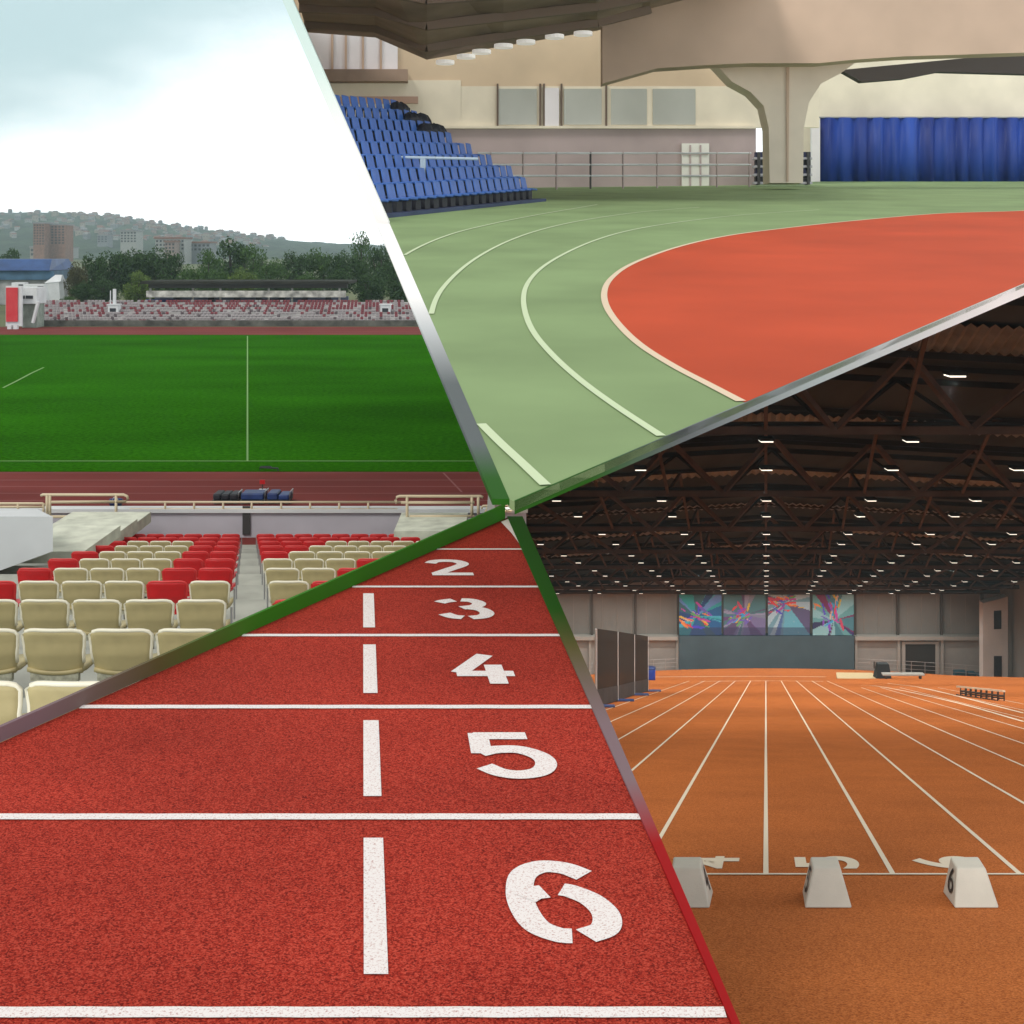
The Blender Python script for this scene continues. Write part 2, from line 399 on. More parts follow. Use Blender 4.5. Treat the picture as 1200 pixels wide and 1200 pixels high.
def rowquad(b, y0, y1, up, x0=-90, x1=None, m=0):   # band of ground between two photo rows
    d0, d1 = STA.d(y1), STA.d(y0)
    n = 6
    for i in range(n):
        a = lerp(d0, d1, i / n); c = lerp(d0, d1, (i + 1) / n)
        xa = gx(a); xc = gx(c)
        b.face([((x0 - 600) / F * a, a, up), (xa, a, up), (xc, c, up), ((x0 - 600) / F * c, c, up)], m)
# grass with mown bands
m = bpy.data.materials.new('pitch_grass'); m.use_nodes = True; nt = m.node_tree; p = nt.nodes['Principled BSDF']; N = nt.nodes.new; Lk = nt.links.new
t = N('ShaderNodeTexCoord'); g = N('ShaderNodeMapping'); g.inputs['Scale'].default_value = (1.2, 1.2, 1); Lk(t.outputs['Object'], g.inputs[0])
n1 = N('ShaderNodeTexNoise'); n1.inputs['Scale'].default_value = 3.5; n1.inputs['Detail'].default_value = 8; n1.inputs['Roughness'].default_value = .75; Lk(g.outputs[0], n1.inputs['Vector'])
g2 = N('ShaderNodeMapping'); g2.inputs['Scale'].default_value = (.05, .12, 1); Lk(t.outputs['Object'], g2.inputs[0])
n2 = N('ShaderNodeTexNoise'); n2.inputs['Scale'].default_value = 1; n2.inputs['Detail'].default_value = 3; Lk(g2.outputs[0], n2.inputs['Vector'])
r1 = N('ShaderNodeValToRGB'); r1.color_ramp.elements[0].position = .30; r1.color_ramp.elements[0].color = (.008, .055, .0008, 1); r1.color_ramp.elements[1].position = .72; r1.color_ramp.elements[1].color = (.034, .175, .003, 1)
Lk(n1.outputs['Fac'], r1.inputs[0])
r2 = N('ShaderNodeMapRange'); r2.inputs[1].default_value = .3; r2.inputs[2].default_value = .7; r2.inputs[3].default_value = .78; r2.inputs[4].default_value = 1.25; Lk(n2.outputs['Fac'], r2.inputs[0])
mx = N('ShaderNodeMix'); mx.data_type = 'RGBA'; mx.blend_type = 'MULTIPLY'; mx.inputs[0].default_value = 1; Lk(r1.outputs[0], mx.inputs[6]); Lk(r2.outputs[0], mx.inputs[7])
Lk(mx.outputs[2], p.inputs['Base Color']); p.inputs['Roughness'].default_value = 1; p.inputs['Specular IOR Level'].default_value = 0
M['grass'] = m
b = MB(); rowquad(b, 383, 660, 0.0, -140); tag(b.build('stadium_track', M['track_far']), kind='structure')
b = MB(); rowquad(b, 392.5, 553, .012, -140); tag(b.build('football_pitch', M['grass']), kind='structure')
b = MB()
M['trackline'] = mat('faded_lane_line', (.24, .085, .08), .9)
for y in (554.5, 563, 570.5, 578.5, 587, 596):
    d = STA.d(y); b.face([(-40, d, .008), (gx(d), d, .008), (gx(d), d + .09, .008), (-40, d + .09, .008)])
for y in (384.2, 386.5, 389, 391):
    d = STA.d(y); b.face([(-90, d, .008), (gx(d), d, .008), (gx(d), d + .16, .008), (-90, d + .16, .008)])
a1, a2 = st(518, 554), st(540, 577)
b.face([a1 + Vector((0, 0, .012)), a1 + Vector((.08, 0, .012)), a2 + Vector((.08, 0, .012)), a2 + Vector((0, 0, .012))])
tag(b.build('track_lines', M['trackline']), kind='structure')
b = MB()
d0, d1 = STA.d(541), STA.d(394)
def sp(u, d, up=.03): return Vector((u + VS * d, d, up))
b.face([sp(-.04, d0), sp(.04, d0), sp(.055, d1), sp(-.055, d1)])
xr = gx(d0)
b.face([(-60, d0 - .07, .032), (xr, d0 - .07, .032), (xr, d0 + .07, .032), (-60, d0 + .07, .032)])
pa = [(2, 455), (18, 447), (36, 437.5), (50, 431)]
for i in range(3):
    A0, A1 = st(*pa[i], .031), st(*pa[i + 1], .031)
    b.face([A0, A0 + Vector((.16, 0, 0)), A1 + Vector((.16, 0, 0)), A1])
tag(b.build('pitch_lines', M['white_line']), kind='structure')

# terraces and stairs of the near stand
ROW_D = lambda i: 7.6 + 3.0 * i
ROW_Z = lambda i: CZ - (2.55 + .585 * i)
b = MB()
for i in range(0, 12):
    d = ROW_D(i); zt = ROW_Z(i) - .74
    b.box((-13.5 - .6, d + .25, zt - .8), (27, 3.0, 1.6))
tag(b.build('seating_terrace', M['concrete']), kind='structure')
b = MB()
for i in range(0, 12):
    for k in range(3):
        d = ROW_D(i) - 1.25 + k * 1.0 + .5; zt = ROW_Z(i) - .74 + .585 * (2 - k) / 3 + .02 - .19
        b.box((.055 + VS * d, d, zt - .15), (.25, .90, .3), 0)
o = b.build('terrace_stair', M['step']); tag(o, 'narrow pale concrete stair running down between the two seat blocks', 'stair')

def make_seat(red):
    root = thing('stadium_chair', 'x', 'seat', group='plastic seats on the near stand')
    mb, mr = (M['seat_red'], M['seat_red_rim']) if red else (M['seat_cream'], M['seat_rim'])
    # local: x across, +y away from the camera (front of the seat), z=0 at the tread, back top at .74
    nx, nz, Wd = 12, 8, .515
    zb, zt = .36, .735
    def S(i, j, off=0):
        s_ = i / nx * 2 - 1; t_ = j / nz
        half = lerp(.43, .5, t_ ** .8) * Wd
        if t_ > .86:
            half -= .03 * (1 - math.sqrt(max(0, 1 - ((t_ - .86) / .14) ** 2)))
        x = s_ * half
        y = -.02 - .035 * (1 - s_ * s_) - .07 * t_ + .10 * (1 - t_) ** 3 * 0 + off
        y += -.02 * math.exp(-((t_ - .45) / .08) ** 2)      # moulded rib across the back
        z = lerp(zb, zt, t_) - .018 * abs(s_) ** 6 * (t_ > .9)
        return (x, y, z)
    bb = MB()
    for off in (0, .028):
        base = len(bb.v)
        for j in range(nz + 1):
            for i in range(nx + 1): bb.v.append(S(i, j, off))
        for j in range(nz):
            for i in range(nx):
                a = base + j * (nx + 1) + i
                bb.f.append((a, a + 1, a + nx + 2, a + nx + 1)); bb.m.append(0)
    n1_ = (nx + 1) * (nz + 1)
    edge = [i for i in range(nx + 1)] + [j * (nx + 1) + nx for j in range(1, nz + 1)] + [nz * (nx + 1) + i for i in range(nx - 1, -1, -1)] + [j * (nx + 1) for j in range(nz - 1, 0, -1)]
    for a, c in zip(edge, edge[1:] + edge[:1]): bb.f.append((a, c, c + n1_, a + n1_)); bb.m.append(0)
    back = bb.build('backrest', mb, root, True)
    rb = MB()
    pts = [Vector(S(0, j, .012)) for j in range(2, nz + 1)] + [Vector(S(i, nz, .012)) for i in range(1, nx)] + [Vector(S(nx, j, .012)) for j in range(nz, 1, -1)]
    rb.tube(pts, .017, 6); rb.build('rim', mr, back, True)
    pan = MB()
    nx2 = 8
    for zo in (0, -.035):
        base = len(pan.v)
        for j in range(4):
            for i in range(nx2 + 1):
                s_ = i / nx2 * 2 - 1
                pan.v.append((s_ * .225, -.06 + j * .14, .385 + .03 * s_ * s_ - .03 * math.sin(j / 3 * math.pi) + zo))
        for j in range(3):
            for i in range(nx2):
                a = base + j * (nx2 + 1) + i; pan.f.append((a, a + 1, a + nx2 + 2, a + nx2 + 1)); pan.m.append(0)
    k = 4 * (nx2 + 1)
    ring = list(range(nx2 + 1)) + [nx2 + (nx2 + 1) * j for j in range(1, 4)] + [3 * (nx2 + 1) + i for i in range(nx2 - 1, -1, -1)] + [(nx2 + 1) * j for j in (2, 1)]
    for a, c in zip(ring, ring[1:] + ring[:1]): pan.f.append((a, c, c + k, a + k)); pan.m.append(0)
    pan.build('seat_pan', mb, root, True)
    sk = MB()
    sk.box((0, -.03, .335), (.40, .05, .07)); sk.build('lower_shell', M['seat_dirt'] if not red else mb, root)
    lg = MB(); lg.box((0, .02, .17), (.05, .05, .34)); lg.box((0, .02, .008), (.14, .12, .016)); lg.box((0, .05, .325), (.3, .2, .02))
    lg.build('stand', M['steel_dark'], root)
    return root
protoC, protoR = make_seat(False), make_seat(True)
usedC = usedR = False
def place_seat(red, i, u, label):
    global usedC, usedR
    p = protoR if red else protoC
    if (usedR if red else usedC): o = copy_tree(p)
    else: o = p
    if red: usedR = True
    else: usedC = True
    d = ROW_D(i); o.location = (u + VS * d, d, ROW_Z(i) - .74)
    o.rotation_euler = (0, 0, random.uniform(-.03, .03)); o['label'] = label
rows_left = {0: "cccccc", 1: "cccccc", 2: "ccccccc", 3: "crcccrc", 4: "rrcccr", 5: "rrcccr", 6: "rrcccr", 7: "rrcccr", 8: "rrcccrr", 9: "rrrrrrr", 10: "rrrrrrrrr"}
rows_right = {2: "rcc", 3: "crrr", 4: "ccrrr", 5: "cccrrr", 6: "rcccccc", 7: "rrccccc", 8: "rrrccccc", 9: "rrrrrrrr", 10: "rrrrrrrrr"}
rowword = ['nearest row', 'second nearest row', 'third nearest row', 'fourth nearest row', 'fifth nearest row', 'sixth nearest row', 'seventh nearest row', 'eighth nearest row', 'third row from the parapet', 'second row from the parapet', 'row by the parapet']
cn = {'c': 'cream', 'r': 'red'}
for i, s_ in rows_left.items():
    for k, c in enumerate(s_):
        place_seat(c == 'r', i, -.20 - .275 - .552 * k, f'{cn[c]} plastic seat, {ORD[k+1]} left of the stair, {rowword[i]}')
for i, s_ in rows_right.items():
    for k, c in enumerate(s_):
        place_seat(c == 'r', i, .27 + .275 + .552 * k, f'{cn[c]} plastic seat, {ORD[k+1]} right of the stair, {rowword[i]}')
# thin rails beside the stair
for sx, side in ((-.17, 'left'), (.26, 'right')):
    t = thing('stair_barrier', f'line of thin grey steel posts along the {side} side of the terrace stair', 'barrier')
    for i in range(0, 11):
        d = ROW_D(i); b = MB(); b.tube([(sx + VS * d, d, ROW_Z(i) - .74), (sx + VS * d, d, ROW_Z(i) - .1)], .012, 6); b.build('post', M['steel_grey'], t)

# parapet
dP = 40.6
zt = W(0, 600, dP).z
b = MB(); b.box((-25 / 2 - .55, dP + .15, zt / 2), (27, .3, zt))
par = b.build('parapet_wall', M['lilac_wall']); tag(par, 'low lilac grey wall with white coping in front of the track', 'wall')
b = MB(); b.box((-25 / 2 - .55, dP + .15, zt + .05), (27.1, .5, .12)); b.build('coping', M['white_wall'], par)
# gate gap cover at the foot of the stair
b = MB(); b.box((W(289, 610, dP).x, dP - .03, .55), (.24, .05, .9)); tag(b.build('gate_post', M['steel_dark']), 'dark narrow gate at the foot of the terrace stair', 'gate')
# white wall of the entrance at the left
b = MB(); d = 25.5
pts = [(-60, 605), (62, 605.5), (62, 646), (10, 665), (-60, 690)]
f_ = [W(x, y, d) for x, y in pts]
bk = [p + Vector((-1.5, 3.2, -.5)) for p in f_]
b.solid(f_, bk); tag(b.build('entrance_wall', M['white_wall']), 'white rendered wall block beside the leftmost stadium seats', 'wall')
# pale bare landing next to the seats
b = MB()
for (x0, x1, y0, y1, d) in ((50, 148, 621, 634, 36.5), (40, 128, 632, 645, 33.2), (20, 100, 645, 659, 27.8), (462, 545, 621.5, 636, 37.5)):
    a0, a1 = W(x0, y1, d), W(x1, y1, d); c0 = W(x0, y0, d)
    b.box(((a0.x + a1.x) / 2, d + 1.2, (a0.z + c0.z) / 2), (a1.x - a0.x, 2.6, c0.z - a0.z))
tag(b.build('bare_terrace', mat('pale_terrace', (.60, .63, .53), .9, .2, 2)), kind='structure')

# railings along the parapet
def rail(label, posts, rails, d, r=.04):
    t = thing('guard_rail', label, 'railing', W(posts[0][0], posts[0][1], d), 0)
    o = Vector(t.location)
    for (x, y0, y1) in posts:
        b = MB(); b.tube([W(x, y0, d) - o, W(x, y1, d) - o], r, 8); b.build('post', M['cream_steel'], t, True)
    for pts in rails:
        b = MB(); b.tube([W(x, y, d) - o for x, y in pts], r, 8); b.build('handrail', M['cream_steel'], t, True)
posts = [(x, 588.5, 600) for x in (193.5, 227.5, 261.5, 295, 329.5, 363.5, 397.5, 431.5)]
rail('long low cream tube railing running along the middle of the parapet', posts, [[(140, 588.5), (470, 588.5)], [(152, 597), (466, 597)]], dP - .05, .035)
rail('tall cream guard rail with rounded end standing left of the stair',
     [(58.5, 580, 607), (55, 580, 607), (136, 580, 620)],
     [[(48, 581), (50, 579.8), (145, 579.8), (149, 581.5), (150, 584.5), (147, 588), (60, 588.5)], [(60, 605.5), (135, 605.5)]], dP - 1.2, .045)
rail('cream guard rail at the left end, lower than its neighbour', [(21, 590, 604), (51, 590, 604)],
     [[(-20, 590), (50, 590), (53, 592.5)], [(-20, 594), (52, 594)]], dP - .7, .04)
rail('tall cream guard rail with rounded end standing right of the stair',
     [(477, 581.5, 620), (553, 581.5, 606), (560.5, 581.5, 606)],
     [[(465, 590), (463.5, 586), (465, 582.5), (468, 581.5), (563, 581.5), (566, 583)], [(470, 589), (556, 589)], [(480, 605), (556, 605)]], dP - 1.2, .045)
rail('short cream rail at the right end of the parapet by the green kerb', [(571, 593, 600), (581, 593, 600)], [[(564, 596), (566, 593), (600, 592.5)], [(568, 599), (600, 599)]], dP - .6, .04)

# equipment on the near lanes
d = 46.2
M['blue_mat'] = mat('blue_vinyl', (.02, .045, .16), .5, .3, 3)
M['navy'] = mat('dark_vinyl', (.02, .022, .03), .6, .3, 4)
M['wheel'] = mat('grey_rubber', (.06, .06, .06), .8)
def trolley(x0, x1, y0, label, mt, lumps):
    c = W((x0 + x1) / 2, 588, d); c.z = .012
    t = thing('equipment_trolley', label, 'trolley', c, 0, 'trolleys on the near lanes')
    w = (x1 - x0) / F * d; h = (588 - y0) / F * d
    b = MB(); b.box((0, 0, .12), (w, .9, .05)); b.build('deck', M['steel_dark'], t)
    for k in range(lumps):
        b = MB(); cx = -w / 2 + w * (k + .5) / lumps
        hh = h - .15 - random.uniform(0, .07)
        n = 8; ring0 = []; ring1 = []
        b.box((cx, 0, .145 + hh / 2), (w / lumps * .94, .8, hh)); o = b.build('mat', mt, t)
        bv = o.modifiers.new('bevel', 'BEVEL'); bv.width = .05; bv.segments = 2
    for sx in (-1, 1):
        for sy in (-1, 1):
            b = MB(); b.tube([(sx * w * .4, sy * .38 - .03, .065), (sx * w * .4, sy * .38 + .03, .065)], .065, 12); b.build('wheel', M['wheel'], t)
    b = MB(); b.tube([(w / 2, -.3, .12), (w / 2 + .02, -.3, h + .03), (w / 2 + .02, .3, h + .03), (w / 2, .3, .12)], .018, 6); b.build('handle', M['steel_grey'], t)
trolley(252, 281, 576, 'dark bundled equipment trolley, left one on the near lanes', M['navy'], 3)
trolley(284, 312, 574.5, 'blue mat trolley in the middle on the near lanes', M['blue_mat'], 1)
trolley(315, 341, 575, 'blue mat trolley, right one with end handle on the near lanes', M['blue_mat'], 2)
c = st(307.5, 574); t = thing('lane_marker', 'thin post with a red and white sign standing behind the blue trolleys', 'marker', c)
b = MB(); b.tube([(0, 0, 0), (0, 0, .3)], .02, 6); b.build('pole', M['steel_dark'], t)
b = MB(); b.box((0, 0, .3), (.2, .04, .16)); b.build('plate', M['seat_red'], t)
b = MB(); b.box((.0, 0, .012), (.26, .2, .024)); b.build('base', M['white_wall'], t)
c = st(313, 552.5); t = thing('low_hurdle', 'small dark hurdle lying by the grass edge above the trolleys', 'hurdle', c)
b = MB(); b.tube([(-.3, 0, .05), (-.3, 0, .16), (.45, 0, .13), (.45, 0, .03)], .035, 6); b.build('frame', M['navy'], t)
b = MB(); b.box((-.05, .02, .18), (.45, .05, .07)); b.build('bar', M['navy'], t)
c = st(136, 593.5); t = thing('kit_bag', 'small dark blue bag lying by the parapet near the tall guard rail', 'bag', c)
b = MB(); b.tube([(-.2, 0, .14), (-.1, 0, .16), (.1, 0, .16), (.2, 0, .14)], .14, 10); b.build('body', M['blue_mat'], t, True)
b = MB(); b.tube([(-.12, -.1, .2), (-.06, -.1, .34), (.06, -.1, .34), (.12, -.1, .2)], .015, 6); b.build('handle', M['white_wall'], t)

# far stand
dS = 151.0
M['far_concrete'] = mat('far_terrace', (.36, .35, .35), .9, .25, .3)
b = MB(); NR = 9
for r in range(NR):
    d = dS + r * 1.7; z = .35 + r * .22
    b.box(((W(36, 0, d).x + W(515, 0, d).x) / 2, d + .85, z / 2), ((515 - 36) / F * d, 1.7, z))
far_stand = b.build('far_terrace', M['far_concrete']); tag(far_stand, 'long low concrete terrace across the far side of the pitch', 'terrace')
b = MB(); rr = random.Random(3)
for r in range(NR):
    d = dS + r * 1.7 + .8; z = .35 + r * .22; x = W(42, 0, d).x; x1 = W(512, 0, d).x
    while x < x1:
        px = 600 + x / d * F
        redp = (.8 if px > 190 else .3) if r > 4 else (.35 if r > 2 else .08)
        if rr.random() < .9:
            k = 1 if rr.random() < redp else (0 if rr.random() < .86 else 2)
            b.box((x, d, z + .15), (.36, .10, .30), 0, k); b.box((x, d - .18, z + .14), (.34, .30, .05), 0, k)
        x += .46
o = b.build('far_seats', [mat('white_seat', (.36, .33, .34), .6), mat('dull_red_seat', (.24, .06, .075), .6), mat('dark_seat', (.13, .10, .11), .6)])
tag(o, 'rows of tiny red and white seats on the far terrace', 'seats', kind='stuff')
b = MB(); b.box((W(275, 0, 150).x, 149.6, .35), (47, .25, .7)); tag(b.build('pitchside_wall', mat('dark_low_wall', (.10, .10, .09), .9, .5, .8)), 'low dark wall along the far edge of the track', 'wall')
# covered stand
d = 168.0
M['fascia_dark'] = mat('dark_roof_edge', (.035, .035, .032), .7)
M['pale_panel'] = mat('dirty_white_panel', (.40, .40, .37), .8, .6, 1.1)
c = W(292, 357, d); t = thing('covered_stand', 'long roofed press stand with pale fascia behind the far terrace', 'grandstand', (c.x, d, 0))
def lx(px): return W(px, 0, d).x - c.x
def lz(py): return W(0, py, d).z
b = MB(); b.box(((lx(172) + lx(412)) / 2, 1.5, lz(330.5)), (lx(412) - lx(172), 9, .35)); b.build('roof', mat('roof_sheet', (.035, .036, .030), .9, .3, .3, spec=.05), t)
b = MB(); b.box(((lx(180) + lx(410)) / 2, -2.2, lz(334.5)), (lx(410) - lx(180), .4, .55)); b.build('roof_edge', M['fascia_dark'], t)
b = MB(); b.box(((lx(178) + lx(408)) / 2, -2.4, (lz(340) + lz(347.5)) / 2), (lx(408) - lx(178), .4, lz(340) - lz(347.5))); b.build('fascia', M['pale_panel'], t)
b = MB(); b.box(((lx(179) + lx(407)) / 2, 1.2, (lz(347.5) + lz(358)) / 2), (lx(407) - lx(179), .4, lz(347.5) - lz(358))); b.build('rear_wall', mat('blue_grey_wall', (.12, .14, .20), .8, .4, .35), t)
b = MB(); b.box(((lx(179) + lx(200)) / 2, -.3, (lz(350.5) + lz(357.5)) / 2), (lx(214) - lx(179), .3, lz(350.5) - lz(357.5))); b.build('blue_panel', mat('blue_panel_paint', (.02, .04, .16), .7), t)
for px in (205, 246, 276, 302, 330, 356, 384):
    b = MB(); b.box((lx(px), .8, (lz(348) + lz(354.5)) / 2), (.75, .3, lz(348) - lz(354.5))); b.build('opening', M['navy'], t)
for px in (181, 230, 262, 318, 345, 400):
    b = MB(); b.box((lx(px), -1.8, (lz(332) + .0) / 2 + .6), (.22, .22, lz(332) - 1.2)); b.build('column', M['pale_panel'], t)
for px, nm in ((134, 'left of the covered stand'), (452, 'right of the covered stand')):
    d = 158.5; c = W(px, 369, d); t = thing('white_cabin', f'small white cabin with dark window on the far terrace, {nm}', 'cabin', c)
    b = MB(); b.box((0, 0, .62), (1.25, 1.2, 1.25)); b.build('wall', M['white_wall'], t)
    b = MB(); b.box((0, -.62, .55), (.75, .06, .6)); b.build('window', M['navy'], t)
    b = MB(); b.box((0, 0, 1.3), (1.45, 1.4, .12)); b.build('roof', M['white_wall'], t)
    if px < 200:
        b = MB(); b.bar((-.1, .4, 1.3), (-.1, .4, 3.2), .35, .3); b.bar((-.6, .4, 1.3), (-.6, .4, 3.0), .1); b.build('chimney', M['white_wall'], t)
# left end of the stadium
d = 146.0
c = W(32, 385, d); t = thing('scoreboard_house', 'white two storey hut with dark windows beside the red banner', 'building', (c.x, d, 0))
def lx(px): return W(px, 0, d).x - c.x
def lz(py): return W(0, py, d).z
b = MB(); b.box(((lx(20) + lx(43)) / 2, 1.5, (lz(337) + lz(356)) / 2), (lx(43) - lx(20), 3, lz(337) - lz(356))); b.build('wall', M['white_wall'], t)
b = MB(); b.box(((lx(23) + lx(40)) / 2, 1.9, (lz(356) + 0) / 2), (lx(40) - lx(23), 2.4, lz(356))); b.build('lower_storey', mat('greenish_wall', (.26, .31, .27), .9, .3, 1), t)
for px in (27, 32.5, 36.5):
    b = MB(); b.box((lx(px), -.02, lz(348.2)), (.42, .1, .36)); b.build('window', M['navy'], t)
b = MB(); b.bar(Vector((lx(40), -.4, lz(378))), Vector((lx(46.5), -.4, lz(353))), .25, .5); b.build('stair_rail', M['white_wall'], t)
c2 = W(14, 385, 145); t = thing('red_banner', 'tall red banner with pale blotches on a white frame at the far left', 'banner', (c2.x, 144.6, 0))
b = MB(); b.box((W(14, 0, 144.6).x - c2.x, 0, (W(0, 337, 144.6).z + W(0, 377, 144.6).z) / 2), ((18.5 - 5) / F * 144.6, .15, W(0, 337, 144.6).z - W(0, 377, 144.6).z)); b.build('cloth', mat('red_cloth', (.55, .02, .035), .7, col2=(.60, .06, .07), scale=.9), t)
b = MB(); b.box((W(14.5, 0, 144.8).x - c2.x + .2, .25, (W(0, 335, 144.8).z + .3) / 2), ((22 - 3) / F * 144.8, .3, W(0, 335, 144.8).z - .3)); b.build('frame', M['white_wall'], t)
for px in (13, 20): 
    b = MB(); b.box((W(px, 0, 144.6).x - c2.x, -.3, .22), (.45, .5, .44)); b.build('foot', M['white_wall'], t)
d = 205.0; c = W(30, 330, d); t = thing('blue_hall', 'blue roofed sports hall behind the white hut', 'building', (c.x, d, 0))
def lx(px): return W(px, 0, d).x - c.x
def lz(py): return W(0, py, d).z
M['blue_roof'] = mat('blue_sheet_roof', (.025, .07, .20), .5, .25, .5); M['blue_wall'] = mat('blue_cladding', (.05, .12, .20), .6, .3, .5)
b = MB(); b.solid([(lx(-30), 0, lz(317)), (lx(58), 0, lz(317)), (lx(58), 12, lz(317)), (lx(-30), 12, lz(317))], [(lx(-30), 2.5, lz(304)), (lx(54), 2.5, lz(304)), (lx(50), 12, lz(304)), (lx(-30), 12, lz(304))]); b.build('roof', M['blue_roof'], t)
b = MB(); b.box(((lx(-30) + lx(62)) / 2, 4, (lz(328) + lz(317.6)) / 2), (lx(62) - lx(-30), 7, lz(317.6) - lz(328))); b.build('upper_wall', M['blue_wall'], t)
b = MB(); b.box(((lx(-30) + lx(60)) / 2, 4.5, lz(328.3) / 2), (lx(60) - lx(-30), 7, lz(328.3))); b.build('wall', mat('grey_hall_wall', (.30, .31, .31), .8, .3, .6), t)
for k, (px, py, w, h, dd, lab) in enumerate(((64, 331, 2.1, 2.7, 196, 'pale grey tent beside the blue hall'), (25, 331, 1.6, .7, 180, 'white van roof behind the white hut'), (43, 333, 2.6, .6, 178, 'long white van behind the white hut'))):
    c = W(px, py + 8, dd)
    if 'tent' in lab:
        zb = W(0, 352, dd).z; t = thing('white_tent', lab, 'tent', (c.x, dd, 0)); hh = W(0, 322, dd).z
        b = MB(); b.solid([(-1.2, -1, 0), (1.3, -1, 0), (1.3, 1, 0), (-1.2, 1, 0)], [(-1.1, -1, hh * .75), (1.0, -1, hh * .8), (1.0, 1, hh * .8), (-1.1, 1, hh * .75)]); b.build('wall', M['white_wall'], t)
        b = MB(); b.solid([(-1.2, -1.1, hh * .75), (1.3, -1.1, hh * .8), (1.3, 1.1, hh * .8), (-1.2, 1.1, hh * .75)], [(.2, -.2, hh), (1.2, -.2, hh), (1.2, .2, hh), (.2, .2, hh)]); b.build('roof', M['white_wall'], t)
    else:
        t = thing('parked_van', lab, 'van', (c.x, dd, 0), group='vans behind the hut'); zt_ = W(0, py, dd).z
        b = MB(); b.solid([(-w / 2 - .4, -.8, .4), (w / 2 + .5, -.8, .4), (w / 2 + .5, .8, .4), (-w / 2 - .4, .8, .4)], [(-w / 2 - .3, -.7, zt_), (w / 2 - .1, -.7, zt_), (w / 2 - .1, .7, zt_), (-w / 2 - .3, .7, zt_)]); b.build('body', M['white_wall'], t)
        b = MB(); b.box((w / 2 - .5, -.76, zt_ - .5), (.8, .08, .5)); b.build('window', M['navy'], t)
        for sx in (-1, 1):
            b = MB(); b.tube([(sx * w * .36, -.85, .32), (sx * w * .36, -.6, .32)], .32, 12); b.build('wheel', M['wheel'], t)

# trees
def leaf_mat(name, dark, light):
    m = bpy.data.materials.new(name); m.use_nodes = True; nt = m.node_tree; p = nt.nodes['Principled BSDF']; N = nt.nodes.new; Lk = nt.links.new
    g = N('ShaderNodeNewGeometry'); r = N('ShaderNodeValToRGB'); r.color_ramp.elements[0].color = (*dark, 1); r.color_ramp.elements[1].color = (*light, 1)
    Lk(g.outputs['Random Per Island'], r.inputs[0]); Lk(r.outputs[0], p.inputs['Base Color']); p.inputs['Roughness'].default_value = .75; p.inputs['Specular IOR Level'].default_value = .2
    return m
LM = [leaf_mat('dark_leaves', (.014, .034, .010), (.050, .105, .028)), leaf_mat('mid_leaves', (.024, .060, .012), (.075, .150, .034)), leaf_mat('olive_leaves', (.050, .090, .014), (.13, .20, .04)), leaf_mat('brownish_leaves', (.040, .040, .018), (.09, .09, .036))]
BARK = mat('bark', (.06, .05, .04), .9, .3, 6)
def crown_mesh(seed, n=4800, clumps=30, leaf=.047):
    r = np.random.default_rng(seed)
    cs = []
    while len(cs) < clumps:
        q = r.uniform(-1, 1, 3)
        if np.dot(q, q) < 1: cs.append(q * np.array([.72, .72, .72]))
    cs = np.array(cs); rad = r.uniform(.2, .42, clumps)
    v, f = [], []
    per = n // clumps
    for c, ra in zip(cs, rad):
        for _ in range(per):
            q = r.normal(size=3); q /= np.linalg.norm(q); q = c + q * ra * r.uniform(.55, 1.05)
            a = r.normal(size=3); a /= np.linalg.norm(a); bb = np.cross(a, r.normal(size=3)); bb /= np.linalg.norm(bb)
            s_ = leaf * r.uniform(.6, 1.4); k = len(v)
            v += [tuple(q + a * s_), tuple(q + bb * s_ * .6), tuple(q - a * s_), tuple(q - bb * s_ * .6)]; f.append((k, k + 1, k + 2, k + 3))
    return v, f
crowns = []
for k in range(4):
    v, f = crown_mesh(20 + k)
    for mi in range(4):
        me = bpy.data.meshes.new('crown'); me.from_pydata(v, [], f); me.materials.append(LM[mi]); crowns.append(me)
trunk = MB(); trunk.tube([(0, 0, 0), (.02, .01, .3), (0, .03, .6), (.03, 0, 1)], .045, 8, 0, .018)
for an in (0.3, 2.2, 4.1):
    trunk.tube([(0, .02, .45), (.22 * math.cos(an), .22 * math.sin(an), .7), (.34 * math.cos(an), .34 * math.sin(an), .92)], .02, 6, 0, .008)
trunk_ob = trunk.build('trunk', BARK); trunk_me = trunk_ob.data; bpy.data.objects.remove(trunk_ob)
def tree(px, ytop, wpx, d, mi, label, ybot=356):
    wd = wpx / F * d; zt_ = W(0, ytop, d).z; zb = max(.6, W(0, ybot, d).z * .6)
    t = thing('broadleaf_tree', label, 'tree', (W(px, 0, d).x, d, 0), random.uniform(0, 6), 'trees behind the far stand')
    cr = bpy.data.objects.new('crown', crowns[random.randrange(4) * 4 + mi]); C.objects.link(cr); cr.parent = t
    cr.location = (0, 0, (zt_ + zb) / 2); cr.scale = (wd / 2, wd / 2, (zt_ - zb) / 2)
    tr = bpy.data.objects.new('trunk', trunk_me); C.objects.link(tr); tr.parent = t; tr.scale = (wd * .7, wd * .7, zt_ * .75)
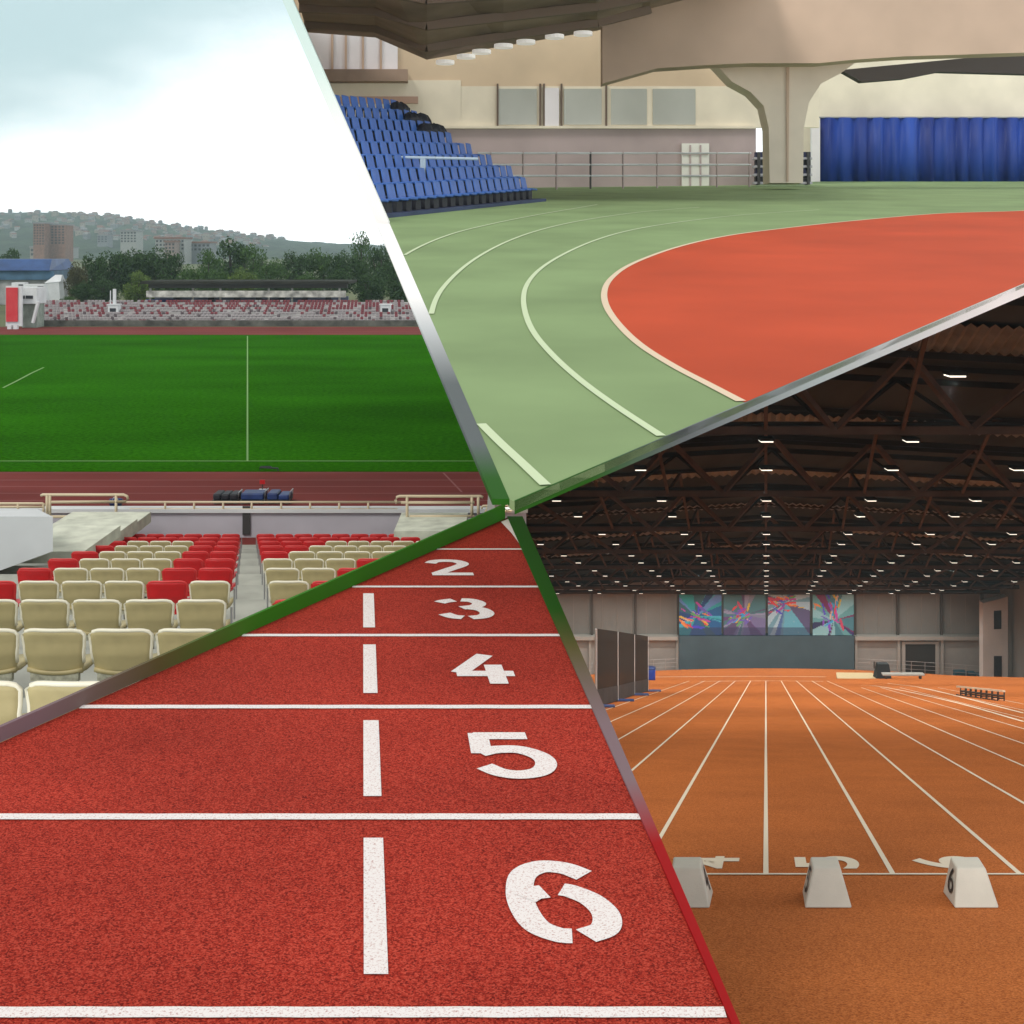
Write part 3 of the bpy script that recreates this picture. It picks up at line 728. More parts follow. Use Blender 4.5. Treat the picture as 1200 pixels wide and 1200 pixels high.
T = [(92, 305, 34, 192, 3, 'brownish tree beside the pale grey tent'), (108, 293, 46, 200, 0, 'dark tree left edge of the tall dark clump'), (130, 287, 52, 204, 0, 'broad dark tree right of the brownish one'),
     (152, 284, 56, 208, 0, 'tallest dark tree left of the covered stand'), (178, 283, 60, 210, 0, 'broad dark tree above the left end of the stand roof'), (200, 289, 50, 206, 0, 'dark tree just right of the stand roof corner'),
     (162, 316, 44, 184, 2, 'small olive green tree in front of the dark clump'), (122, 325, 46, 188, 0, 'low dark shrubby tree behind the white cabin with chimney'), (98, 328, 36, 189, 0, 'low dark tree at the left end of the far terrace'),
     (222, 308, 40, 190, 1, 'mid green tree above the left part of the stand roof'), (190, 324, 36, 187, 1, 'low mid green tree touching the roof corner'), (244, 290, 44, 205, 1, 'green tree below the orange roofed block'),
     (270, 274, 66, 214, 0, 'tall rounded tree with its crown above the hill line'), (296, 285, 50, 212, 1, 'rounded tree right of the tall crown'), (255, 313, 42, 188, 1, 'light green tree left of the middle of the stand roof'),
     (285, 312, 50, 187, 2, 'olive tree behind the middle of the stand roof'), (318, 300, 48, 204, 1, 'mid green tree behind the right half of the stand'), (345, 290, 56, 212, 0, 'dark hazy tree behind the right half of the stand'),
     (322, 322, 44, 186, 0, 'low dark tree just above the right half of the roof'), (360, 315, 46, 188, 1, 'low green tree above the right end of the roof'), (378, 288, 54, 216, 1, 'hazy green tree left of the spiky crown'),
     (402, 287, 46, 214, 0, 'hazy dark tree beside the spiky crown'), (424, 270, 36, 220, 1, 'tall spiky hazy tree standing above all near it'), (446, 281, 44, 216, 0, 'hazy tree right of the spiky crown'),
     (398, 312, 46, 190, 0, 'low dark tree right of the roof end'), (432, 318, 50, 189, 0, 'dark tree behind the white cabin at right'), (462, 300, 46, 200, 0, 'dark tree by the white mast'), (470, 326, 40, 190, 0, 'lowest dark tree by the white mast'),
     (494, 310, 50, 205, 0, 'dark tree partly hidden behind the white mast'), (40, 322, 30, 215, 1, 'small green tree behind the blue hall'), (70, 300, 34, 230, 3, 'brown tree between the blue hall and the dark clump'), (14, 290, 44, 260, 0, 'dark tree above the blue hall roof'), (80, 346, 26, 176, 1, 'low green bush at the foot of the dark clump')]
for a in T: tree(*a)

# hill with the town
ridge = [(-200, 249), (-40, 250), (30, 251), (75, 251.5), (130, 254.5), (165, 259), (200, 264.5), (240, 270), (280, 275), (330, 281), (380, 285.5), (440, 288), (520, 290), (640, 292)]
def ridge_y(px):
    return float(np.interp(px, [r[0] for r in ridge], [r[1] for r in ridge]))
dR = 2100.0
def hill_z(px, d):
    zr = W(0, ridge_y(px), dR).z
    t_ = (d - 900) / (dR - 900)
    s_ = t_ * t_ * (3 - 2 * t_) if t_ < 1 else 1 - (t_ - 1) * .6
    return -.5 + zr * max(0, s_)
b = MB(); nx, ny = 120, 34
for j in range(ny + 1):
    d = 900 + (2800 - 900) * j / ny
    for i in range(nx + 1):
        px = -260 + 900 * i / nx
        hx = (px - 600) / F * d
        if px > 455: hx = min(hx, gx(d) if d > 44 else 0)
        b.v.append((hx, d, hill_z(px, d) + random.uniform(-2, 2.6) * (j > 3)))
for j in range(ny):
    for i in range(nx):
        a = j * (nx + 1) + i; b.f.append((a, a + 1, a + nx + 2, a + nx + 1)); b.m.append(0)
tag(b.build('hills', mat('wooded_hillside', (.018, .045, .026), .95, .5, .02, col2=(.05, .085, .045), detail=8), smooth=True), kind='structure')
HW = [mat('pale_render', (.28, .30, .29), .8), mat('cream_render', (.27, .25, .21), .8), mat('grey_render', (.18, .20, .21), .8), mat('rosy_render', (.24, .19, .17), .8)]
HR = [mat('orange_tiles', (.18, .10, .075), .8), mat('brown_tiles', (.14, .10, .09), .8), mat('grey_roof', (.22, .23, .24), .8)]
def house_mesh(w, dp, h, wm, rm):
    b = MB()
    b.box((0, 0, h / 2 - 1), (w, dp, h + 2), 0, 0)
    b.solid([(-w / 2 - .3, -dp / 2 - .3, h), (w / 2 + .3, -dp / 2 - .3, h), (w / 2 + .3, dp / 2 + .3, h), (-w / 2 - .3, dp / 2 + .3, h)],
            [(-w / 2 + .5, -.1, h + 2.2), (w / 2 - .5, -.1, h + 2.2), (w / 2 - .5, .1, h + 2.2), (-w / 2 + .5, .1, h + 2.2)], 1)
    for k in range(max(2, int(w / 3))):
        b.box((-w / 2 + (k + .5) * w / max(2, int(w / 3)), -dp / 2 - .02, h * .55), (1.0, .1, 1.3), 0, 2)
    return b
hm = []
for k in range(8):
    o = house_mesh(random.uniform(6, 11), random.uniform(6, 9), random.uniform(4, 8), 0, 0).build('hill_house', [HW[k % 4], HR[k % 3], M['navy']])
    hm.append(o.data); bpy.data.objects.remove(o)
hr = random.Random(11); nh = 0
while nh < 270:
    px = hr.uniform(-5, 335); t_ = hr.uniform(.25, .86) ** .8
    d = 950 + (dR - 950) * t_
    if ridge_y(px) > 279 and t_ < .8: continue
    if px < 60 and hr.random() < .6: continue
    me = hm[hr.randrange(8)]
    o = bpy.data.objects.new('hill_house', me); C.objects.link(o)
    o.location = ((px - 600) / F * d, d, hill_z(px, d)); o.rotation_euler = (0, 0, hr.uniform(-.7, .7)); s_ = hr.uniform(.4, .85); o.scale = (s_, s_, s_)
    tag(o, 'tiny pale house among many on the hazy wooded hillside', 'house', 'tiny houses scattered over the hillside'); nh += 1
def block(px0, px1, y0, y1, d, wall, label, roof=None, nfl=8, ncol=4):
    x0, x1 = W(px0, 0, d).x, W(px1, 0, d).x; z0, z1 = W(0, y1, d).z, W(0, y0, d).z
    t = thing('apartment_block', label, 'building', ((x0 + x1) / 2, d, z0 - 12)); w = x1 - x0; h = z1 - z0 + 12
    b = MB(); b.box((0, 8, h / 2), (w, 16, h)); b.build('wall', wall, t)
    b = MB(); b.box((0, 8, h + .5), (w + 1, 17, 1.0)); b.build('roof', roof or HR[2], t)
    for i in range(nfl):
        for k in range(ncol):
            b = MB(); b.box((-w / 2 + (k + .5) * w / ncol, -.03, h - (i + .6) * (z1 - z0) / nfl), (w / ncol * .55, .12, (z1 - z0) / nfl * .55)); b.build('window', M['navy'], t)
brick = mat('brown_brick', (.22, .13, .10), .9, .2, .5)
block(39, 52, 262, 287, 820, brick, 'brown brick tower block, left one of the pair on the hillside')
block(55, 76, 264, 286, 830, brick, 'brown brick tower block, right and wider one of the pair', nfl=7, ncol=5)
block(141, 160, 271, 284, 900, HW[0], 'pale apartment slab above the tallest dark tree', nfl=4, ncol=5)
block(182, 216, 280, 293, 700, HW[0], 'long pale block below the hill with orange roof, left of the tall crown', HR[0], 3, 8)
block(217, 246, 285, 294, 720, HW[2], 'grey block with orange roof just left of the tall crown', HR[0], 2, 6)
block(193, 205, 284, 296, 690, HW[3], 'rosy block with orange roof set before the long pale block', HR[0], 3, 3)
block(35, 55, 290, 300, 990, HW[1], 'cream block low down below the brick towers', nfl=2, ncol=4)
block(64, 84, 291, 295, 990, HW[0], 'low white block below the brick towers', nfl=1, ncol=5)
block(70, 76, 282, 291, 1020, HW[0], 'narrow white block right below the wider brick tower', nfl=3, ncol=2)
block(114, 126, 276, 284, 1200, HW[2], 'grey block left of the pale apartment slab', nfl=3, ncol=3)

# ------------------------------------------------------------------ GREEN ARENA (top right)
def ar(px, py, up=0): return ARE.P(px, py, up)
def az_(d): return ARE.z(d)
edge_px = [(603, 588)] + [(x, L3y(x)) for x in (700, 850, 1000, 1190, 1300)]
top = [ar(x, y) for x, y in edge_px]
dE = 84.0
top += [Vector(((1320 - 600) / F * dE, dE, az_(dE))), Vector(((L1x(211) - 600) / F * dE, dE, az_(dE)))]
top += [ar(L1x(y), y) for y in (230, 300, 400, 500, 585)]
b = MB(); b.solid([p - Vector((0, 0, .045)) for p in top], top)
tag(b.build('arena_floor', M['green_floor']), kind='structure')
red_px = [(1240, 244), (1190, 247.5), (1100, 250.5), (1000, 259), (925, 267), (850, 277), (790, 291), (742, 309), (718, 325), (708.5, 341), (711, 360), (727, 383), (752, 406), (790, 430), (830, 451), (872, 473)]
curve = catmull(red_px, 6)
poly = [ar(x, y, .004) for x, y in curve if y < L3y(x) - 1]
xl_, yl_ = 872, L3y(872)
poly += [ar(x, L3y(x) - .6, .004) for x in (873, 950, 1050, 1150, 1190, 1290)]
poly += [ar(1300, 240, .004)]
b = MB(); b.face(poly); o = b.build('infield', M['red_floor']); tag(o, kind='structure')
def floor_line(px_pts, w, mt, name, up):
    b = MB(); pts = [ar(x, y) for x, y in catmull(px_pts, 60)]
    L, Rr = ribbon2d([(p.x, p.y) for p in pts], w)
    def inside(q):
        x, y = 600 + q[0] / q[1] * F, 180 + 2550 / q[1]
        return y < L3y(x) - .3 and x > L1x(y) - 1
    for i in range(len(L) - 1):
        qs = (L[i], Rr[i], Rr[i + 1], L[i + 1])
        if all(inside(q) for q in qs): b.face([(q[0], q[1], az_(q[1]) + up) for q in qs])
    tag(b.build(name, mt), kind='structure')
floor_line(red_px, .075, M['arena_line2'], 'infield_border', .008)
floor_line([(960, 246), (860, 253), (760, 266), (700, 281), (650, 304), (622, 327), (613.5, 352), (622, 384), (645, 414), (680, 446), (722, 477), (778, 514), (850, 562)], .06, M['arena_line'], 'arena_lane_lines', .008)
floor_line([(820, 243), (740, 250), (660, 263), (600, 281), (552, 307), (519, 338), (506, 366), (504, 398), (516, 436), (546, 478), (580, 514), (612, 544), (648, 578), (680, 606)], .06, M['arena_line'], 'arena_lane_lines', .009)
floor_line([(700, 240), (630, 252), (575, 263), (525, 276), (480, 296), (440, 325)], .06, M['arena_line'], 'arena_lane_lines', .010)

# back wall of the arena
PW, QW = Vector(((380 - 600) / F * 60, 60)), Vector(((885 - 600) / F * 69, 69))
def dW(px, off=0):
    s_ = (px - 600) / F; e = QW - PW
    t_ = (s_ * PW.y - PW.x) / (e.x - s_ * e.y); return PW.y + t_ * e.y - off
def wall_panel(b, px0, px1, y0, y1, off=0, th=.3, dfun=dW, m=0, y0b=None, y1b=None):
    y0b = y0 if y0b is None else y0b; y1b = y1 if y1b is None else y1b
    if px0 is None:                    # the wall ends along the slanting mast
        xa, xb = L1x(y0) + 1.5, L1x(y1) + 1.5; d0, d1 = dfun(xa, off), dfun(px1, off); db_ = dfun(xb, off)
        f_ = [W(xb, y1, db_), W(px1, y1b, d1), W(px1, y0b, d1), W(xa, y0, d0)]
        b.solid(f_, [p + Vector(((p.x / p.y) * th, th, 0)) for p in f_], m); return
    d0, d1 = dfun(px0, off), dfun(px1, off)
    f_ = [W(px0, y1, d0), W(px1, y1b, d1), W(px1, y0b, d1), W(px0, y0, d0)]
    b.solid(f_, [p + Vector((0, th, 0)) for p in f_], m)
M['plaster'] = mat('warm_plaster', (.66, .52, .36), .85, .14, .25)
M['taupe'] = mat('taupe_block_wall', (.44, .36, .355), .85, .14, .35)
M['creamband'] = mat('cream_wall_band', (.76, .70, .56), .8, .12, .4)
M['glass_pale'] = mat('frosted_glazing', (.42, .44, .40), .3, .12, .3)
M['beam'] = mat('tan_concrete', (.54, .40, .305), .85, .16, .22)
M['column'] = mat('pale_concrete', (.70, .62, .52), .85, .12, .4)
M['brown_roof'] = mat('dark_brown_roof', (.29, .21, .16), .8, .4, .3)
M['milky_white'] = mat('milky_window', (.74, .72, .74), .4, .1, .4)  # plain even milky white, also on the doorway and post
xL = L1x(120)
aw = thing('arena_wall', 'pale end wall of the green arena with taupe base and cream glazed band', 'wall', (0, 60, az_(60)))
def addp(name, mt, *a, **k):
    b = MB(); wall_panel(b, *a, **k); o = b.build(name, mt); o.parent = aw; o.matrix_parent_inverse = Matrix.Translation(aw.location).inverted(); return o
addp('upper_wall', M['plaster'], None, 960, -20, 101, off=0, th=.4)
addp('wall_base', M['taupe'], None, 886, 149, 232, off=.05, th=.3)
addp('cream_band', M['creamband'], 540, 960, 101, 149.5, off=0.02, th=.3)
addp('left_wall', M['creamband'], None, 540, 94, 150, off=0.06, th=.3, )
addp('base_coping', M['creamband'], 520, 886, 147.5, 150.5, off=.3, th=.3)
for x0, x1 in ((584, 629), (661, 705), (716, 758), (765, 815)):
    addp('window', M['glass_pale'], x0, x1, 104, 146, off=.08, th=.06)
for x in (582, 632, 636.5, 657, 709.5):
    addp('mullion', mat('brown_frame', (.14, .10, .075), .7), x, x + 2.2, 98, 148, off=.14, th=.1)
addp('doorway', M['milky_white'], 638.5, 655, 103, 148, off=.16, th=.08)
addp('left_window', M['milky_white'], None, 466, 36, 82, off=.2, th=.1)
addp('window_sill_beam', M['brown_roof'], None, 478, 81, 95, off=.9, th=.8)
for x in (388, 404, 424, 445):
    addp('glazing_bar', M['beam'], x, x + 2.5, 36, 82, off=.3, th=.08)
addp('wall_shelf', mat('salmon_ledge', (.50, .33, .25), .8), None, 490, 113, 121, off=.3, th=.2)
# white door
b = MB(); t = thing('white_door', 'white panelled door in the taupe wall left of the concrete column', 'door', W(816, 222, dW(816)))
def addt(name, mt, *a, **k):
    b = MB(); wall_panel(b, *a, **k); o = b.build(name, mt); o.parent = t; o.matrix_parent_inverse = Matrix.Translation(t.location).inverted(); return o
addt('leaf', mat('white_door_paint', (.76, .76, .70), .5), 799, 831, 168, 222, off=.25, th=.12)
for x in (808, 820): addt('glazing_bar', M['taupe'], x, x + 2, 170, 220, off=.3, th=.04)
for y in (180, 192, 205): addt('glazing_bar', M['taupe'], 799.5, 830, y, y + 1.5, off=.32, th=.04)
# roof soffit with skylights
rf = thing('arena_roof', 'dark brown sloping roof over the blue seats with round white lights', 'roof', W(560, 10, 50))
def addr(name, mt, mb):
    o = mb.build(name, mt); o.parent = rf; o.matrix_parent_inverse = Matrix.Translation(rf.location).inverted(); return o
b = MB()
lo = [W(L1x(38) + 1, 38, 58), W(440, 44, 58.5), W(500, 70, 58), W(590, 54, 59), (W(700, 36, 59.5)), W(762, 18, 60), W(900, -16, 60)]
hi = [W(L1x(-28) + 1, -60, 40), W(440, -60, 40), W(500, -60, 40), W(590, -60, 40), W(700, -60, 40), W(762, -60, 40), W(900, -60, 40)]
for i in range(len(lo) - 1):
    u_ = Vector((0, 0, .5))
    b.solid([lo[i], lo[i + 1], hi[i + 1], hi[i]], [lo[i] + u_, lo[i + 1] + u_, hi[i + 1] + u_, hi[i] + u_])
addr('soffit', M['brown_roof'], b)
for k, t_ in enumerate((.18, .42, .66)):
    b = MB()
    for i in range(len(lo) - 2):
        p0, p1 = lo[i].lerp(hi[i], t_), lo[i + 1].lerp(hi[i + 1], t_)
        b.bar(p0 - Vector((0, 0, .12)), p1 - Vector((0, 0, .12)), .3, .35)
    addr('purlin', mat('brown_purlin', (.22, .16, .12), .8), b)
lampm = bpy.data.materials.new('white_lamp'); lampm.use_nodes = True
pp = lampm.node_tree.nodes['Principled BSDF']; pp.inputs['Emission Color'].default_value = (1, .96, .9, 1); pp.inputs['Emission Strength'].default_value = .35; pp.inputs['Base Color'].default_value = (.8, .78, .75, 1)
def interp_low(px, i_t):
    for i in range(len(lo) - 1):
        for s_ in np.linspace(0, 1, 60):
            q = lo[i].lerp(lo[i + 1], s_).lerp(hi[i].lerp(hi[i + 1], s_), i_t)
            if abs(600 + q.x / q.y * F - px) < 1.2: return q
    return lo[2]
for k, (px, t_) in enumerate(((522, .03), (546, .06), (565, .09), (590, .12), (617, .13), (650, .15), (683, .13))):
    q = interp_low(px, t_) - Vector((0, 0, .45)); b = MB()
    b.tube([q, q + Vector((0, 0, .16))], .42, 16)
    addr('round_light', lampm, b)
# concrete beam and mushroom column
b = MB(); dB = 62.0
beam_px = [(706, -30), (1320, -30), (1320, 58), (1190, 63), (1060, 68), (1000, 74), (975, 82), (962, 92), (944, 122), (936, 150), (934, 217), (905, 217), (903, 150), (896, 128), (882, 112), (858, 98), (832, 90), (780, 86), (706, 96)]
def extr(b, pts, d, th, m=0):
    f_ = [W(x, y, d) for x, y in pts]; b.solid(f_, [p + Vector((0, th, 0)) for p in f_], m)
cb = thing('arena_column', 'broad concrete column with a flared head carrying the tan ring beam', 'column', W(919, 217, 66))
def addc(name, mt, mb):
    o = mb.build(name, mt); o.parent = cb; o.matrix_parent_inverse = Matrix.Translation(cb.location).inverted(); return o
b = MB(); extr(b, [(706, -30), (1320, -30), (1320, 57), (1190, 62), (1060, 66), (1000, 70), (960, 74), (880, 74), (832, 76), (770, 80), (706, 98)], 57, 1.2); addc('ring_beam', M['beam'], b)
b = MB(); extr(b, [(832, 68), (1010, 68), (985, 86), (962, 98), (948, 120), (942, 150), (941, 214.5), (902, 214.5), (901, 150), (895, 124), (880, 108), (858, 96)], 60, 1.6); addc('shaft', M['column'], b)
b = MB(); extr(b, [(921.5, 78), (925, 78), (924, 213), (922, 213)], 59.9, .05); addc('joint', M['beam'], b)
b = MB(); extr(b, [(985, 82), (1320, 50), (1320, 90), (1100, 84), (1060, 92), (1010, 96)], 64, .6); addc('under_beam', mat('dark_beam', (.06, .05, .045), .8), b)  # dark strip below the ring beam
# right wall with curtain
wl = MB(); dC = 78.0
extr(wl, [(936, 40), (1330, 40), (1330, 214), (936, 214)], dC + 1.2, .3)
tag(wl.build('cream_end_wall', M['creamband']), 'cream wall strip above the blue curtain', 'wall')
b = MB(); n = 160; x0, x1 = W(962, 0, dC).x, W(1330, 0, dC).x; zt_, zb_ = W(0, 138, dC).z, W(0, 213, dC).z
cr_ = random.Random(5); ph = 0
for s_ in (0, 1):
    ph = 0
for i in range(n + 1):
    X = lerp(x0, x1, i / n); ph += cr_.uniform(.4, 1.1); y = dC + .16 * math.sin(ph) + .05 * math.sin(ph * 2.3)
    b.v += [(X, y, zb_), (X, y + .02, lerp(zb_, zt_, .5)), (X, y, zt_)]
for i in range(n):
    for j in range(2):
        a = i * 3 + j; b.f.append((a, a + 3, a + 4, a + 1)); b.m.append(0)
cur = b.build('blue_curtain', mat('blue_curtain_cloth', (.012, .035, .27), .6, .45, .6, col2=(.02, .075, .40), mapscale=(1.2, 1, .12)), smooth=True)
sm = cur.modifiers.new('thickness', 'SOLIDIFY'); sm.thickness = .03
tag(cur, 'long royal blue curtain hanging at the far right of the green floor', 'curtain')
b = MB(); b.tube([(x0 - .2, dC + .05, zt_ + .03), (x1, dC + .05, zt_ + .03)], .05, 8); b.build('curtain_rail', M['steel_grey'], cur)
# stacked benches
t = thing('bench_stack', 'stack of dark navy benches with pale edges beside the column foot', 'bench stack', W(917, 216, 68))
for k in range(4):
    ya, yb = 178 + k * 9.6, 178 + k * 9.6 + 7.2
    b = MB(); extr(b, [(886, ya), (950, ya), (950, yb), (886, yb)], 67, .5); o = b.build('bench', M['navy'] if k % 2 else mat('navy_bench', (.03, .035, .09), .6), t); o.matrix_parent_inverse = Matrix.Translation(t.location).inverted()
    b = MB(); extr(b, [(884, yb - 1), (952, yb - 1), (952, yb + 1.6), (884, yb + 1.6)], 66.9, .6); o = b.build('edge', M['lilac_wall'], t); o.matrix_parent_inverse = Matrix.Translation(t.location).inverted()
for x in (888, 946):
    b = MB(); extr(b, [(x, 178), (x + 3, 178), (x + 3, 216.2), (x, 216.2)], 66.8, .6); o = b.build('post', M['steel_dark'], t); o.matrix_parent_inverse = Matrix.Translation(t.location).inverted()
b = MB(); extr(b, [(951, 140), (961, 140), (961, 214), (951, 214)], 77.5, .3); tag(b.build('white_post', M['milky_white']), 'white post at the left end of the blue curtain', 'post')
# barrier rails along the wall
def dRl(px): return dW(px) - 3.5
t = thing('arena_barrier', 'white three bar barrier along the taupe wall', 'barrier', W(640, 232, dRl(640)))
for k, y in enumerate((179.5, 193, 206)):
    b = MB(); b.tube([W(x, y, dRl(x)) for x in range(560, 881, 40)], .05, 8); o = b.build('rail', M['white_wall'], t); o.matrix_parent_inverse = Matrix.Translation(t.location).inverted()
for x in (575, 613, 652, 692, 730, 770, 840, 878):
    d = dRl(x); yb = 180 + 2550 / d
    b = MB(); b.tube([W(x, 178, d), W(x, yb, d)], .05, 8); o = b.build('post', M['taupe'] if x != 692 else M['steel_dark'], t); o.matrix_parent_inverse = Matrix.Translation(t.location).inverted()

# blue stand
P0, P1 = Vector(((470 - 600) / F * 34.5, 34.5)), Vector(((645 - 600) / F * 46, 46))
e = (P1 - P0).normalized(); nv = Vector((-e.y, e.x))
NR = 8; pit, ris = .72, .40
def row_span(r):
    o0 = P0 + nv * (pit * r)
    def t_at(px):
        s_ = (px - 600) / F; return (s_ * o0.y - o0.x) / (e.x - s_ * e.y)
    d_g = o0.y + e.y * 8
    ymid = 180 + 2550 / d_g - (ris * r + .5) / d_g * F
    return o0, t_at(L1x(ymid) + 9), t_at(640 - r * 22)
b = MB(); seats = []
for r in range(NR):
    o0, t0, t1 = row_span(r)
    a, c = o0 + e * (t0 + .05), o0 + e * t1
    za, zc = az_(a.y), az_(c.y)
    h = .10 + ris * r
    pts = [a, c, c + nv * pit, a + nv * pit]
    def clip(q0_, up_):
        tt = 0
        while tt < 14:
            q = q0_ + e * tt; zq = az_(q.y) + up_; yq = 290 - (zq - CZ) / q.y * F
            if 600 + q.x / q.y * F > L1x(yq) + 1: return q
            tt += .05
        return q
    b0, b1 = clip(a, -.05), clip(a + nv * pit, -.05); u0_, u1_ = clip(a, h), clip(a + nv * pit, h)
    b.solid([Vector((q.x, q.y, az_(q.y) - .05)) for q in (b0, c, c + nv * pit, b1)], [Vector((q.x, q.y, az_(q.y) + h)) for q in (u0_, c, c + nv * pit, u1_)])
    k = 0; tt = t0 + .45
    while tt < t1 - .2:
        q = o0 + e * tt + nv * .38
        seats.append((r, k, q.x, q.y, az_(q.y) + h)); tt += .62; k += 1
tag(b.build('blue_stand_steps', mat('dark_step', (.05, .07, .14), .8, .3, .8)), 'stepped dark blue base of the indoor seating stand', 'stand')
ps = thing('arena_chair', 'x', 'seat', group='blue seats in the indoor stand')
M['blue_seat'] = mat('blue_seat_plastic', (.045, .14, .46), .4, .25, 1.5, spec=.5)
b = MB(); b.solid([(-.24, .14, .30), (.24, .14, .30), (.24, .19, .30), (-.24, .19, .30)], [(-.22, .24, .78), (.22, .24, .78), (.22, .28, .78), (-.22, .28, .78)]); o = b.build('backrest', M['blue_seat'], ps); bv = o.modifiers.new('bevel', 'BEVEL'); bv.width = .03; bv.segments = 2
b = MB(); b.box((0, -.02, .34), (.47, .40, .06)); o = b.build('seat_pan', M['blue_seat'], ps); bv = o.modifiers.new('bevel', 'BEVEL'); bv.width = .02
b = MB(); b.box((0, .02, .155), (.34, .12, .31)); b.build('stand', M['navy'], ps)
rz = math.atan2(e.y, e.x) 
first = True
for (r, k, x, y, z) in seats:
    o = ps if first else copy_tree(ps); first = False
    o.location = (x, y, z); o.rotation_euler = (0, 0, rz + random.uniform(-.03, .03))
    o['label'] = f'blue plastic seat in {"the front row" if r == 0 else ORD[r+1] + " row up"} of the indoor stand, {ORD[k+1]} from the left end'
# front rail of the stand and a dark cover on the top seats
t = thing('stand_rail', 'pale blue handrail standing in the middle of the blue seats', 'handrail', W(495, 235, 40))
b = MB(); b.tube([W(x, 184 + (x - 450) * .02, 39.5) for x in (452, 475, 495, 520, 560)], .045, 8); o = b.build('rail', mat('pale_blue_steel', (.40, .50, .60), .5), t); o.matrix_parent_inverse = Matrix.Translation(t.location).inverted()
for x in (494, 497):
    b = MB(); b.tube([W(x, 184.5, 39.5), W(x, 244, 39.5)], .05, 8); o = b.build('post', mat('pale_blue_steel', (.40, .50, .60), .5), t); o.matrix_parent_inverse = Matrix.Translation(t.location).inverted()
b = MB(); cv = random.Random(4)
ends = {}
for q in seats: ends.setdefault(q[0], []).append(q)
for r in (5, 6, 7):
    for q in ends[r][-(2 if r < 7 else 1):]:
        for k in range(3):
            c_ = Vector((q[2], q[3], q[4])) + Vector((e.x, e.y, 0)) * cv.uniform(-.25, .3) + Vector((0, 0, .45))
            n_ = 9; lv = []
            for i in range(6):
                th = math.pi * i / 5 - math.pi / 2
                lv.append([(c_.x + .36 * math.cos(th) * math.cos(2 * math.pi * j / n_) * cv.uniform(.8, 1.15), c_.y + .34 * math.cos(th) * math.sin(2 * math.pi * j / n_), c_.z - .12 + .34 * math.sin(th) + cv.uniform(-.05, .05)) for j in range(n_)])
            base = len(b.v)
            for row in lv: b.v += row
            for i in range(5):
                for j in range(n_):
                    b.f.append((base + i * n_ + j, base + i * n_ + (j + 1) % n_, base + (i + 1) * n_ + (j + 1) % n_, base + (i + 1) * n_ + j)); b.m.append(0)
tag(b.build('folded_cover', M['navy']), 'dark folded cover heaped on the top right of the blue stand', 'cover')
# end partition of the arena, edge-on behind the mast
b = MB(); A0 = [W(L1x(y) + 1.5, y, dd) for y, dd in ((232, 36), (232, 62), (-40, 62), (-40, 36))]
for q in (0,):
    lowa = W(L1x(236) + 1.0, 236, 38); lowb = W(L1x(226) + 1, 226, 62)
b.solid([lowa, lowb, W(L1x(-40) + 1, -40, 62), W(L1x(-40) + 1, -40, 38)], [p - Vector((.03, 0, 0)) for p in (lowa, lowb, W(L1x(-40) + 1, -40, 62), W(L1x(-40) + 1, -40, 38))])
tag(b.build('side_partition', M['plaster']), 'thin end partition of the indoor arena behind the slanting mast', 'wall')

# ------------------------------------------------------------------ ORANGE HALL (bottom right)
SP = 21.0 * F / 1500                    # spacing of the roof trusses
dWl = 198.0
def hz(X, d):                            # hall floor height, the far bend falls gently to the sides
    u = X - VH * d
    k = min(1, max(0, (d - 100) / 95)); k = k * k * (3 - 2 * k)
    return HAL.z(d) - k * 1.55 * min(1.4, (u / 34) ** 2)
def hp(u, d, up=0): X = u + VH * d; return Vector((X, d, hz(X, d) + up))
XL = -.35
UR = 36.0
b = MB(); dsn = [4.5, 6, 8, 10, 13, 17, 22, 30, 40, 55, 75] + list(np.linspace(95, 200, 24)); nxs = 30
for d in dsn:
    xr = VH * d + UR
    for i in range(nxs + 1):
        X = lerp(XL, xr, i / nxs); b.v.append((X, d, hz(X, d)))
for j in range(len(dsn) - 1):
    for i in range(nxs):
        a = j * (nxs + 1) + i; b.f.append((a, a + 1, a + nxs + 2, a + nxs + 1)); b.m.append(0)
tag(b.build('hall_floor', M['orange'], smooth=True), kind='structure')
b = MB()
d_s = HAL.d(1025); d_e = HAL.d(798)
def hline(b, u0, d0, u1, d1, w, up=.006, n=14):
    for i in range(n):
        a, c = i / n, (i + 1) / n
        ua, uc = lerp(u0, u1, a), lerp(u0, u1, c)
        da, dc = d0 * (d1 / d0) ** a, d0 * (d1 / d0) ** c
        dx, dd = (u1 - u0), (d1 - d0); l = math.hypot(dx, dd); nx_, ny_ = -dd / l * w / 2, dx / l * w / 2
        b.face([hp(ua + nx_, da + ny_, up), hp(ua - nx_, da - ny_, up), hp(uc - nx_, dc - ny_, up), hp(uc + nx_, dc + ny_, up)])
LS = 149 / F * d_s
for k in range(-5, 10):
    hline(b, k * LS, d_s, k * LS, d_e if k < 5 else d_e * .8, .052)
hline(b, -5 * LS, d_s, 9 * LS, d_s, .075, .009, 8)
def hcurve(px, w, up=.010):
    pts = [HAL.P(x, y) for x, y in catmull(px, 6)]
    L, Rr = ribbon2d([(p.x, p.y) for p in pts], w)
    for i in range(len(L) - 1): b.face([(q[0], q[1], hz(q[0], q[1]) + up) for q in (L[i], Rr[i], Rr[i + 1], L[i + 1])])
hcurve([(760, 793.3), (830, 792.8), (900, 792.6), (968, 793.2)], .9)
hcurve([(820, 798.5), (900, 798), (965, 798.5)], .5)
hcurve([(1008, 803), (1030, 804.5), (1070, 812), (1130, 826), (1200, 846)], .12)
hcurve([(1040, 801), (1080, 806), (1130, 818), (1200, 836)], .12)
tag(b.build('hall_lane_lines', M['hall_line']), kind='structure')

